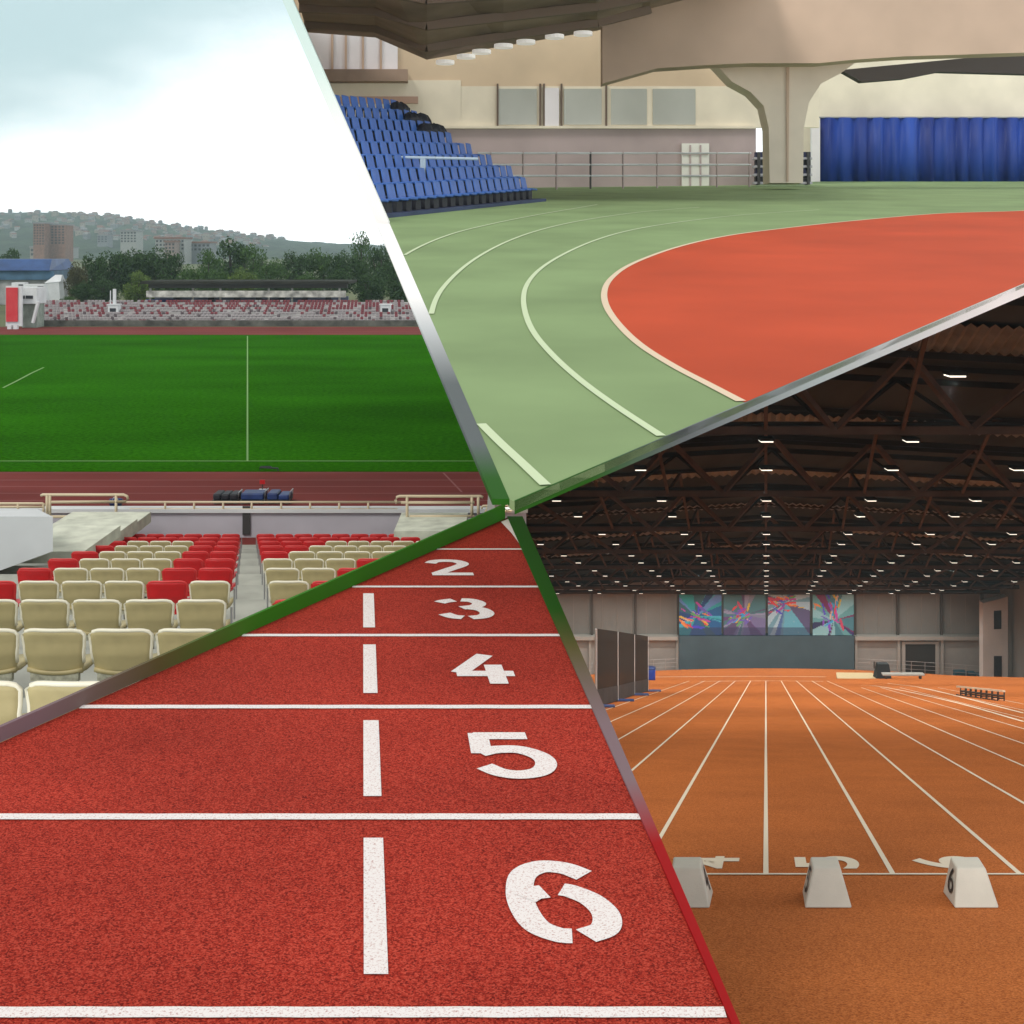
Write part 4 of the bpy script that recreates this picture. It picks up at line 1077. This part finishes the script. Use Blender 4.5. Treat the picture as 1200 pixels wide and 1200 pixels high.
FLOORD = set()
def text_mesh(ch):
    cu = bpy.data.curves.new('digit', 'FONT'); cu.body = ch; cu.align_x = 'CENTER'; cu.size = 1.0; cu.offset = .022 if ch in FLOORD else 0.0
    o = bpy.data.objects.new('digit', cu); C.objects.link(o)
    bpy.context.view_layer.update()
    me = bpy.data.meshes.new_from_object(o.evaluated_get(bpy.context.evaluated_depsgraph_get()))
    bpy.data.objects.remove(o); bpy.data.curves.remove(cu)
    co = np.empty(len(me.vertices) * 3); me.vertices.foreach_get('co', co); co = co.reshape(-1, 3)
    lo_, hi_ = co.min(0), co.max(0)
    co[:, 0] = (co[:, 0] - lo_[0]) / (hi_[0] - lo_[0]); co[:, 1] = (co[:, 1] - lo_[1]) / (hi_[1] - lo_[1])
    faces = [tuple(p.vertices) for p in me.polygons]
    bpy.data.meshes.remove(me)
    return co, faces
FLOORD.update('456')
for ch, x0, x1 in (('4', 806, 866), ('5', 931.5, 1006), ('6', 1070, 1147)):
    co, faces = text_mesh(ch); b = MB()
    dn, df = HAL.d(1018.5), HAL.d(1004)
    dm = (dn + df) / 2; u0, u1 = (x0 - 897.5) / F * dm, (x1 - 897.5) / F * dm
    b.v = [tuple(hp(lerp(u1, u0, c[1]), lerp(dn, df, c[0]), .0065)) for c in co]; b.f = faces; b.m = [0] * len(faces)
    tag(b.build('floor_number', M['hall_line']), f'cream number {ch} painted sideways on the orange floor behind its marker block', 'lane number', 'numbers painted on the orange floor')
FLOORD.clear()
M['block'] = mat('off_white_block', (.62, .60, .53), .6, .08, 3, .2, 60)
M['ink'] = mat('black_digit_paint', (.015, .015, .015), .6)
def marker(ch, xl0, xr0, xl1, xr1, side):
    yb, yt = 1064.5, 1017
    d = HAL.d(yb); c = Vector(((xl0 + xr0) / 2, 0, 0)); base = W((xl0 + xr0) / 2, yb, d)
    t = thing('lane_block', f'off white tapered lane marker block with black number {ch} on its side', 'lane block', base, 0, 'numbered blocks behind the start line')
    wb = (xr0 - xl0) / F * d
    dt = d + .24; top_z = W(0, yt, dt).z
    sx = lambda px, dd: (px - 600) / F * dd - base.x
    dep, dpt = .70, .30
    slope = (HAL.z(d + 1) - HAL.z(d))
    f0, f1 = sx(xl0, d), sx(xr0, d); t0, t1 = sx(xl1, dt), sx(xr1, dt)
    bo = [(f0, 0, 0), (f1, 0, 0), (f1 + VH * dep, dep, slope * dep), (f0 + VH * dep, dep, slope * dep)]
    bo = [(x, y, z + .002) for x, y, z in bo]
    zt_ = top_z - base.z
    tpv = [(t0, .24, zt_), (t1, .24, zt_), (t1 + VH * dpt * .8, .24 + dpt, zt_ + slope * dpt * .5), (t0 + VH * dpt * .8, .24 + dpt, zt_ + slope * dpt * .5)]
    b = MB(); b.solid(bo, tpv); o = b.build('body', M['block'], t)
    bv = o.modifiers.new('bevel', 'BEVEL'); bv.width = .014; bv.segments = 3; 
    # digit on a side face
    i0, i1 = (0, 3) if side < 0 else (2, 1)
    q00, q10 = Vector(bo[i1]) if side < 0 else Vector(bo[1]), Vector(bo[i0]) if side < 0 else Vector(bo[2])
    q01, q11 = (Vector(tpv[3]), Vector(tpv[0])) if side < 0 else (Vector(tpv[1]), Vector(tpv[2]))
    nrm = (q10 - q00).cross(q01 - q00).normalized()
    co, faces = text_mesh(ch); b = MB()
    for cc in co:
        s_ = .28 + .50 * cc[0]; v_ = .22 + .66 * cc[1]
        pnt = (q00.lerp(q10, s_)).lerp(q01.lerp(q11, s_), v_) + nrm * .006
        b.v.append(tuple(pnt))
    b.f = faces; b.m = [0] * len(faces); b.build('digit', M['ink'], t)
marker('4', 776, 832, 788, 821.5, 1)
marker('5', 943, 998.5, 953, 985, -1)
marker('6', 1118.5, 1171, 1121.5, 1155, -1)

# far wall
hw = thing('hall_end_wall', 'grey concrete end wall of the orange hall with a pale ledge', 'wall', hp(0, dWl))
M['grey_panel'] = mat('grey_concrete_panel', (.19, .194, .186), .85, .10, .18)
M['grey_lower'] = mat('pale_grey_render', (.30, .305, .295), .85, .14, .25)
M['pilaster'] = mat('dark_pilaster', (.07, .065, .06), .7)
M['ledge'] = mat('pale_ledge', (.36, .36, .34), .8)
def hwp(name, mt, pts, off, th):
    b = MB(); extr(b, pts, dWl - off, th); o = b.build(name, mt); o.parent = hw; o.matrix_parent_inverse = Matrix.Translation(hw.location).inverted(); return o
hwp('upper_panel', M['grey_panel'], [(598, 640), (1180, 640), (1180, 747), (598, 747)], 0, .5)
hwp('lower_wall', M['grey_lower'], [(598, 747.5), (1180, 747.5), (1180, 812), (598, 812)], .1, .6)
hwp('ledge', M['ledge'], [(598, 746), (795, 746), (795, 750.5), (598, 750.5)], 1.2, 1.4)
hwp('ledge', M['ledge'], [(1002, 746), (1151, 746), (1151, 750.5), (1002, 750.5)], 1.2, 1.4)
for x in (641, 692.5, 743.5, 794, 1001, 1051.5, 1102.5, 1150):
    hwp('pilaster', M['pilaster'], [(x, 696), (x + 2.6, 696), (x + 2.6, 746), (x, 746)], .5, .5)
for x in (690, 792.5, 1002, 1052, 1103):
    hwp('pier', M['ledge'], [(x, 750), (x + 3, 750), (x + 3, 812), (x, 812)], .7, .6)
hwp('beam', mat('soffit_grey', (.18, .17, .16), .8), [(598, 660), (1180, 660), (1180, 695.5), (598, 695.5)], 1.0, 1.0)
for x in list(np.arange(655, 792, 17)) + list(np.arange(1012, 1150, 17)):
    hwp('panel_joint', mat('joint_grey', (.26, .25, .23), .8), [(x, 698), (x + .5, 698), (x + .5, 745), (x, 745)], .05, .06)
sd_ = hwp('slate_panel', mat('slate_blue_panel', (.055, .098, .125), .7, .12, .25), [(796, 745.5), (1001, 745.5), (1001, 790), (796, 790)], 1.5, 1.6)
dr = thing('hall_doorway', 'dark roller door in the pale lower wall right of the slate panel', 'door', hp(20, dWl))
def drp(name, mt, pts, off, th):
    b = MB(); extr(b, pts, dWl - off, th); o = b.build(name, mt); o.parent = dr; o.matrix_parent_inverse = Matrix.Translation(dr.location).inverted(); return o
drp('leaf', mat('dark_door', (.028, .028, .028), .6), [(1061, 755), (1096.5, 755), (1096.5, 797), (1061, 797)], .35, .2)
drp('frame', M['ledge'], [(1057, 752), (1061, 752), (1061, 797), (1057, 797)], .5, .3)
drp('frame', M['ledge'], [(1096.5, 752), (1100, 752), (1100, 797), (1096.5, 797)], .5, .3)
drp('frame', M['ledge'], [(1061, 752), (1096.5, 752), (1096.5, 755), (1061, 755)], .5, .3)

# art banners: abstract shards of colour
def banner(x0, x1, seed, label):
    y0, y1 = 697, 744.5; n = 46; r = np.random.default_rng(seed)
    d = dWl - 1.4
    me = bpy.data.meshes.new('art_banner'); v = []; f = []; cols = []
    cx, cy = [(.40, .52), (.5, .5), (.42, .18), (.52, .62)][seed]
    pal = [[(.01, .06, .20), (.01, .20, .36), (.02, .30, .34), (.10, .22, .52), (.01, .10, .28), (.03, .12, .16), (.05, .35, .50)],
           [(.08, .06, .16), (.14, .14, .30), (.05, .16, .20), (.22, .24, .38), (.10, .05, .18), (.16, .20, .30)],
           [(.10, .35, .48), (.06, .14, .34), (.30, .45, .55), (.08, .08, .18), (.12, .28, .38)],
           [(.04, .03, .14), (.10, .30, .34), (.16, .02, .10), (.20, .42, .48), (.05, .18, .24), (.02, .03, .10)]][seed]
    hot = [(.60, .05, .06), (.62, .20, .05), (.40, .05, .34), (.20, .06, .50), (.03, .30, .60), (.12, .10, .45), (.55, .38, .30), (.10, .35, .12), (.55, .42, .05), (.45, .05, .12), (.06, .06, .55)]
    sect = np.sort(r.uniform(0, 2 * math.pi, 27)); sc = [pal[r.integers(len(pal))] for _ in range(28)]
    K = 26; hs = np.stack([r.normal(cx - .08, .19, K), r.normal(cy + (.02 if seed != 3 else -.2), .13 if seed != 3 else .2, K)], 1); ha = np.arctan2(hs[:, 1] - cy, hs[:, 0] - cx) + r.uniform(-.4, .4, K); dm_ = (.5, -.5, .25, 1.4)[seed]; ha = np.where(r.random(K) < .6, dm_ + r.uniform(-.45, .45, K), ha); hc = [hot[r.integers(len(hot))] for _ in range(K)]; hl = r.uniform(.05, .17, K)
    for j in range(n + 1):
        for i in range(n + 1):
            v.append(tuple(W(lerp(x0, x1, i / n), lerp(y0, y1, j / n), d)))
    for j in range(n):
        for i in range(n):
            a = j * (n + 1) + i; f.append((a, a + n + 1, a + n + 2, a + 1))
            x, y = (i + .5) / n, (j + .5) / n
            an = (math.atan2(y - cy, x - cx)) % (2 * math.pi)
            c = np.array(sc[np.searchsorted(sect, an)])
            if y > .80 and seed != 3: c = c * .35 + np.array((.02, .03, .09)) * .65
            dx, dy = x - hs[:, 0], y - hs[:, 1]
            uu = dx * np.cos(ha) + dy * np.sin(ha); vv = -dx * np.sin(ha) + dy * np.cos(ha)
            q = (uu / hl) ** 2 + (vv / (hl * .2)) ** 2; k = int(np.argmin(q))
            if q[k] < 1: c = np.array(hc[k])
            cols.append((*np.clip(c * 1.15, 0, 1), 1))
    me.from_pydata(v, [], f); ca = me.color_attributes.new('art', 'FLOAT_COLOR', 'CORNER')
    arr = np.repeat(np.array(cols), 4, axis=0).astype(np.float32).ravel(); ca.data.foreach_set('color', arr)
    m = bpy.data.materials.new('printed_art'); m.use_nodes = True; nt = m.node_tree; p = nt.nodes['Principled BSDF']; p.inputs['Roughness'].default_value = .6
    at_ = nt.nodes.new('ShaderNodeVertexColor'); at_.layer_name = 'art'; nt.links.new(at_.outputs[0], p.inputs['Base Color']); me.materials.append(m)
    o = bpy.data.objects.new('art_banner', me); C.objects.link(o); s_ = o.modifiers.new('thickness', 'SOLIDIFY'); s_.thickness = .12; s_.offset = -1
    tag(o, label, 'banner', 'abstract colour banners on the end wall')
banner(796, 845.5, 0, 'square blue banner with radiating cyan shards, leftmost of four')
banner(848, 897, 1, 'square violet banner with red and white strokes, second from left of four')
banner(900, 949, 2, 'square banner with pale sky blue shards and red strokes, third of four')
banner(952.5, 1000.5, 3, 'square banner with orange and yellow upright strokes, rightmost of four')

# white tower at the right
d = 186.0; t = thing('hall_tower', 'pale stair tower with two dark windows in the right corner of the hall', 'tower', W(1166, 795, d))
def twp(name, mt, pts, off, th):
    b = MB(); extr(b, pts, d - off, th); o = b.build(name, mt); o.parent = t; o.matrix_parent_inverse = Matrix.Translation(t.location).inverted(); return o
twp('wall', mat('pale_tower_render', (.50, .49, .475), .85, .1, .3), [(1152, 707), (1181, 699.5), (1181, 806), (1152, 806)], 0, 1.5)
twp('window', M['navy'], [(1165, 716), (1173.5, 715.5), (1173.5, 737), (1165, 737.5)], .12, .3)
twp('door', M['navy'], [(1165, 769), (1174, 769), (1174, 798), (1165, 798)], .12, .3)
# walls: left edge-on, right
b = MB()
X0 = XL
for (ya, ha, yb, hb_) in ((14, .5, 50, 14.5), (50, 14.5, 200, 15)):
    b.solid([(X0, ya, hz(X0, ya) - 1), (X0, yb, hz(X0, yb) - 1), (X0 - .15, yb, hz(X0, yb) - 1), (X0 - .15, ya, hz(X0, ya) - 1)],
            [(X0, ya, hz(X0, ya) + ha), (X0, yb, hz(X0, yb) + hb_), (X0 - .15, yb, hz(X0, yb) + hb_), (X0 - .15, ya, hz(X0, ya) + ha)])
tag(b.build('hall_left_wall', M['grey_panel']), 'long grey side wall on the left of the orange hall', 'wall')
b = MB()
pa_, pb_ = hp(UR, 5), hp(UR, 200)
b.solid([pa_ - Vector((0, 0, 2)), pb_ - Vector((0, 0, 2)), pb_ + Vector((.3, 0, -2)), pa_ + Vector((.3, 0, -2))],
        [pa_ + Vector((0, 0, 9)), pb_ + Vector((0, 0, 17)), pb_ + Vector((.3, 0, 17)), pa_ + Vector((.3, 0, 9))])
tag(b.build('hall_right_wall', M['grey_panel']), 'long grey side wall on the right of the orange hall', 'wall')

# roof: panels, corrugated strips, trusses, lamps
def rz_(u, d, Aq): return CZ - (767 - Aq / (d / SP) - 290) / F * d     # height of a hall plane whose rows meet the photo's
A_CH, A_TOP, A_ROOF, A_LAMP = 671, 880, 915, 668
def rp(u, d, Aq, dz=0): return Vector((u + VH * d, d, rz_(u, d, Aq) - .055 * abs(u) * (Aq > 800) + dz))
def u_left(d): return XL - VH * d + .05
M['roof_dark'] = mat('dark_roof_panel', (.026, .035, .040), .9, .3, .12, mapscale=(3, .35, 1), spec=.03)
M['corr'] = mat('lit_corrugated_sheet', (.13, .145, .145), .8, .25, .6, spec=.05)  # lighter grey puts the light falling on the roof sheet into its colour
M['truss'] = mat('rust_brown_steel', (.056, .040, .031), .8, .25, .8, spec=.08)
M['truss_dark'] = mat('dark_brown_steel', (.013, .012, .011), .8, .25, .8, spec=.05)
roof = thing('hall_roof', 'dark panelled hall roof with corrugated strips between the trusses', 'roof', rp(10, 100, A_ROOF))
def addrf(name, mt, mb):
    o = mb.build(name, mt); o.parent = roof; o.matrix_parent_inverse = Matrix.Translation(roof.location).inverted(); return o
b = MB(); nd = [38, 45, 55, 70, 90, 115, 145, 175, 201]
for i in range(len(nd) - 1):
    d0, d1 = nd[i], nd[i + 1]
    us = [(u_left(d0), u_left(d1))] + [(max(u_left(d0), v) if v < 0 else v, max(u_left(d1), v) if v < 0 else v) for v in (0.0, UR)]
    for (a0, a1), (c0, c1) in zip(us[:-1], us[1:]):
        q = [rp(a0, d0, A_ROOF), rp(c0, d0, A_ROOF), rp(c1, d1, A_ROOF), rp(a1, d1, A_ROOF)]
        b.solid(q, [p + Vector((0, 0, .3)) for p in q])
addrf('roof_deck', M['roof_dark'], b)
for k in range(0, 7):
    n0 = 2.26 + .93 * k if k < 1 else 2.26 + .93 * k; d0, d1 = n0 * SP, n0 * SP + SP * (.13 if k else .2)
    b = MB(); per = .45; u = u_left(d0); pts0, pts1 = [], []; j = 0
    while u < min(UR, 34):
        dz = -.10 if j % 2 else -.26
        pts0.append(rp(u, d0, A_ROOF, dz)); pts1.append(rp(max(u, u_left(d1)), d1, A_ROOF, dz)); u += per / 2 * (1 + .12 * k); j += 1
    for i in range(len(pts0) - 1): b.face([pts0[i], pts0[i + 1], pts1[i + 1], pts1[i]])
    addrf('corrugated_strip', M['corr'], b)
for k in range(0, 26):
    b = MB(); dd = SP * (2.1 + k * .5)
    if dd > 198: break
    b.bar(rp(u_left(dd), dd, A_ROOF, -.2), rp(0, dd, A_ROOF, -.2), .16, .22) if u_left(dd) < 0 else None
    b.bar(rp(0, dd, A_ROOF, -.2), rp(UR - 1, dd, A_ROOF, -.2), .16, .22)
    addrf('purlin', M['truss_dark'], b)
bay = 160 / F * (2.55 * SP)
for k in range(8):
    n0 = 2.55 + k; d = n0 * SP
    if k == 7: d = dWl - 4
    ul = u_left(d)
    t = thing('roof_truss', f'brown steel roof truss spanning the orange hall, {ORD[k+1]} from the front', 'truss', rp(0, d, A_CH), 0, 'roof trusses of the orange hall')
    def addtr(name, mt, mb):
        o = mb.build(name, mt); o.parent = t; o.matrix_parent_inverse = Matrix.Translation(t.location).inverted(); return o
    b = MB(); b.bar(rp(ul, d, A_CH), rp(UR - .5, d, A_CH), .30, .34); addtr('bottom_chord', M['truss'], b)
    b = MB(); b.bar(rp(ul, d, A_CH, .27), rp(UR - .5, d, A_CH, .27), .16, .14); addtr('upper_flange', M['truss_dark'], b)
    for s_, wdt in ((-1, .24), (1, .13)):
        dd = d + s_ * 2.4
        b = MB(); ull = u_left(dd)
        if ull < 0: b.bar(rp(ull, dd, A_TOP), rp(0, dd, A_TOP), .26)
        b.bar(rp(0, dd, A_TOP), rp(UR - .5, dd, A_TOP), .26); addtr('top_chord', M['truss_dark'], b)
        b = MB(); j0 = int(math.floor(ul / bay)) - 1; off = .5 + (0.06 if k % 2 else 0)
        for j in range(j0, int(UR / bay) + 1):
            ub = (j + off) * bay
            if ub < ul or ub > UR: continue
            for q in (-.5, .5):
                uq = ub + q * bay
                if uq < ull or uq > UR - .5: continue
                b.bar(rp(ub + q * .25, d, A_CH, .1), rp(uq, dd, A_TOP), wdt * 1.15, wdt)
        if b.v: addtr('web', M['truss'] if s_ < 0 else M['truss_dark'], b)
# longitudinal bracing under the roof
b = MB()
for j in range(-6, 7):
    u = j * bay
    for k in range(8):
        d0 = (2.55 + k) * SP; d1 = d0 + SP / 2; d2 = d0 + SP
        if d2 > dWl - 5 : continue
        for (da, Aa, db, Ab) in ((d0, A_CH, d1, A_TOP), (d1, A_TOP, d2, A_CH)):
            if u < u_left(da) + .3 or u < u_left(db) + .3: continue
            b.bar(rp(u, da, Aa), rp(u, db, Ab), .16)
        if k == 0 and u > u_left(d0 - SP / 2): b.bar(rp(u, d0, A_CH), rp(u, d0 - SP / 2, A_TOP), .16)
addrf('bracing', M['truss'], b)
emat = bpy.data.materials.new('lit_panel'); emat.use_nodes = True
pe = emat.node_tree.nodes['Principled BSDF']; pe.inputs['Emission Color'].default_value = (1, .93, .78, 1); pe.inputs['Emission Strength'].default_value = 1.6
proto = thing('ceiling_lamp', 'x', 'lamp', group='lit panel lamps under the hall roof')
b = MB(); b.box((0, 0, .09), (.60, .72, .12)); b.build('housing', M['truss_dark'], proto)
b = MB(); b.box((0, 0, .0), (.52, .62, .05)); b.build('diffuser', emat, proto)
al = bpy.data.lights.new('lamp_light', 'AREA'); al.shape = 'RECTANGLE'; al.size = .5; al.size_y = .6; al.energy = 330; al.color = (1, .95, .86); al.spread = R(150)
lo_ = bpy.data.objects.new('lamp_light', al); C.objects.link(lo_); lo_.parent = proto; lo_.location = (0, 0, -.06)
used = False
rowsl = sorted([2.61 + k for k in range(7)] + [2.0 + k * 1.01 for k in range(8)])
def side_word(j): return 'on the centre line' if j == 0 else f'{ORD[abs(j)]} {"right" if j > 0 else "left"} of centre'
for ri, n0 in enumerate(rowsl):
    d = n0 * SP
    if d > dWl - 3: continue
    sp_ = (.663 * A_LAMP / F) * SP
    for j in range(-6, 6):
        u = j * sp_
        if u < u_left(d) + .6 or u > UR - 1.5 or (d > 165 and u > 27): continue
        o = proto if not used else copy_tree(proto); used = True
        o.location = rp(u, d, A_LAMP, -.2)
        o['label'] = f'lit panel lamp {side_word(j)} in the {ORD[ri+1]} lamp row from the front'
# unseen lamps added under the arena floor to brighten the start area
for ri, d in enumerate((11.5, 17, 24, 32)):
    for j in range(-1, 3):
        X = VH * d + j * 3.2 * (d / 17) ** .5
        dfront = None
        if X < .6: continue
        # stay well behind the fascia
        px = 600 + X / d * F
        de = ARE.d(L3y(px))
        if d < de + 1.5 or 180 + (2550 + 900) / d > L3y(px) + 6: continue
        o = copy_tree(proto); o.location = (X, d, ARE.z(d) - .42)
        o['label'] = f'added unseen fill lamp under the green arena floor, {side_word(j)}, {ORD[ri+1]} row'
        for ch in o.children:
            if ch.type == 'LIGHT': 
                ch.data = al.copy(); ch.data.energy = (16, 62, 85, 95)[ri]

# cage, mats, blocks and rails on the hall floor
M['net'] = bpy.data.materials.new('black_netting'); M['net'].use_nodes = True
nt = M['net'].node_tree; p = nt.nodes['Principled BSDF']; p.inputs['Base Color'].default_value = (.030, .034, .034, 1); p.inputs['Alpha'].default_value = .82; p.inputs['Roughness'].default_value = .8
cg = thing('throwing_cage', 'throwing cage of white posts and dark netting near the left of the orange hall', 'cage', HAL.P(723, 822))
def addcg(name, mt, mb):
    o = mb.build(name, mt); o.parent = cg; o.matrix_parent_inverse = Matrix.Translation(cg.location).inverted(); return o
cps = [(698.5, 829, 737), (723.5, 822, 740.5), (743, 815, 743.5), (759, 810.5, 746)]
cp = [(HAL.P(x, yb), W(x, yt, HAL.d(yb))) for x, yb, yt in cps]
for a, c in cp:
    b = MB(); b.tube([a, c], .05, 8); addcg('post', M['white_wall'], b)
    b = MB(); b.box((a.x + .25, a.y, a.z + .04), (1.0, .25, .08)); addcg('foot', M['blue_mat'], b)
for i in range(3):
    a0, a1 = cp[i]; c0, c1 = cp[i + 1]
    lo0, lo1 = a0.lerp(a1, .22), c0.lerp(c1, .22)
    q = [lo0, lo1, c1, a1]; b = MB(); b.solid(q, [v + Vector((.03, .05, 0)) for v in q]); addcg('net', M['net'], b)
    q = [a0 + Vector((0, 0, .02)), c0 + Vector((0, 0, .02)), lo1, lo0]; b = MB(); b.solid(q, [v + Vector((.05, .08, 0)) for v in q]); addcg('skirt', mat('slate_skirt', (.06, .075, .085), .7, .2, .8), b)
far0 = [(p_[0] + Vector((-5.5, 2, 0)), p_[1] + Vector((-5.5, 2, 0))) for p_ in (cp[2], cp[3])]
c = HAL.P(762, 797); t = thing('blue_barrel', 'small bright blue barrel behind the throwing cage', 'barrel', c)
c.z = hz(c.x, c.y); t.location = c
b = MB(); b.tube([(0, 0, 0), (0, 0, .3), (0, 0, .7), (0, 0, 1.0)], .42, 14); b.build('body', mat('bright_blue_plastic', (.02, .08, .5), .5), t, True)
b = MB(); b.tube([(0, 0, .98), (0, 0, 1.05)], .46, 14); b.build('lid', M['blue_mat'], t, True)
# yellow landing mat
c = HAL.P(997, 795.5); c.z = hz(c.x, c.y); t = thing('landing_mat', 'flat cream and grey landing mat lying on the orange floor', 'mat', c)
w = 54 / F * c.y
b = MB(); b.solid([(-w / 2, -4, .02), (w / 2, -5, -.02), (w / 2 + 1, 4, -1.2), (-w / 2 + 2, 5, -1.5)], [(-w / 2, -4, .4), (w / 2, -5, .36), (w / 2 + 1, 4, -.8), (-w / 2 + 2, 5, -1.1)]); b.build('pad', mat('cream_vinyl', (.62, .50, .30), .5), t)
b = MB(); b.box((-w / 2 + .2, -3.5, .25), (1.6, 1.5, .5)); b.build('corner', M['lilac_wall'], t)
c = HAL.P(1034, 795); c.z = hz(c.x, c.y); t = thing('judge_stand', 'small dark padded stand beside the landing mat', 'stand', c)
b = MB(); b.solid([(-.7, -.5, 0), (.7, -.5, 0), (.7, .5, 0), (-.7, .5, 0)], [(-.45, -.3, 1.35), (.5, -.3, 1.35), (.5, .3, 1.35), (-.45, .3, 1.35)]); b.build('body', mat('dark_teal_pad', (.02, .03, .036), .6), t)
b = MB(); b.bar((-.7, 0, .9), (-.7, 0, 1.5), .12); b.build('handle', M['pilaster'], t)
c = HAL.P(1050, 795.5); c.z = hz(c.x, c.y); t = thing('low_bench', 'low cream bench right of the dark padded stand', 'bench', c)
b = MB(); b.box((.6, 0, .42), (3.6, .6, .12)); b.build('seat', M['ledge'], t)
for x in (-.9, 2.1):
    b = MB(); b.box((x, 0, .18), (.12, .5, .36)); b.build('leg', M['pilaster'], t)
# hurdle rack
c0 = HAL.P(1124, 815); c1 = HAL.P(1174, 822)
t = thing('hurdle_rack', 'row of nested hurdles with cream top bar at the right of the orange floor', 'hurdles', c0)
h_ = 10.5 / F * c0.y
def addh(name, mt, mb):
    o = mb.build(name, mt); o.parent = t; o.matrix_parent_inverse = Matrix.Translation(t.location).inverted(); return o
b = MB(); b.bar(c0 + Vector((-.1, 0, h_)), c1 + Vector((.1, 0, h_)), .10, .08); addh('top_bar', M['hall_line'], b)
for k in range(8):
    q = c0.lerp(c1, (k + .3) / 8); b = MB()
    hh = h_ - .05
    b.bar(q, q + Vector((0, 0, hh)), .05); b.bar(q + Vector((.3, 0, 0)), q + Vector((.3, 0, hh)), .05); b.bar(q + Vector((0, 0, .12)), q + Vector((.3, .0, .12)), .05); b.bar(q, q + Vector((.1, .9, -.25)), .05)
    b.bar(q + Vector((0, 0, hh * .55)), q + Vector((.3, 0, hh * .55)), .08); addh('hurdle_frame', M['pilaster'], b)
# teal mats by the right wall and low rail
for k, (x0, x1, nm) in enumerate(((1118, 1132, 'short dark teal mat against the far wall'), (1134, 1143, 'middle teal mat against the far wall'), (1144, 1164, 'long teal mat by the stair tower'))):
    d = 192; b = MB(); yb = None; X0, X1 = W(x0, 0, d).x, W(x1, 0, d).x; z = hz((X0 + X1) / 2, d)
    b.box(((X0 + X1) / 2, d, z + .4), (X1 - X0, 1.2, .8 - .1 * k)); o = b.build('teal_mat', mat('teal_vinyl', (.012, .07, .10), .6)); bv = o.modifiers.new('bevel', 'BEVEL'); bv.width = .08
    tag(o, nm, 'mat', 'teal mats by the far wall')
for (x0, x1, nm) in ((1004, 1180, 'thin grey rail along the far wall right of the slate panel'), (640, 794, 'thin grey rail along the far wall left of the slate panel')):
    d = 190.0; t = thing('far_rail', nm, 'railing', (W(x0, 0, d).x, d, hz(W(x0, 0, d).x, d)))
    pts = [Vector((W(x, 0, d).x, d, hz(W(x, 0, d).x, d))) for x in np.linspace(x0, x1, 12)]
    for hgt in (.55, 1.15, 1.7):
        b = MB(); b.tube([p_ + Vector((0, 0, hgt)) for p_ in pts], .035, 5); o = b.build('rail', M['steel_grey'], t); o.matrix_parent_inverse = Matrix.Translation(t.location).inverted()
    for p_ in pts:
        b = MB(); b.tube([p_, p_ + Vector((0, 0, 1.72))], .04, 5); o = b.build('post', M['steel_grey'], t); o.matrix_parent_inverse = Matrix.Translation(t.location).inverted()

# ------------------------------------------------------------------ air
hb = MB(); hb.box((-1200, 1480, -20), (5200, 3060, 420))
hm_ = bpy.data.materials.new('pale_air'); hm_.use_nodes = True; nt = hm_.node_tree; nt.nodes.clear()
pv = nt.nodes.new('ShaderNodeVolumePrincipled'); pv.inputs['Color'].default_value = (.70, .93, 1, 1); pv.inputs['Density'].default_value = .00023; pv.inputs['Anisotropy'].default_value = .0
oo = nt.nodes.new('ShaderNodeOutputMaterial'); nt.links.new(pv.outputs[0], oo.inputs['Volume'])
tag(hb.build('haze', hm_), kind='stuff')
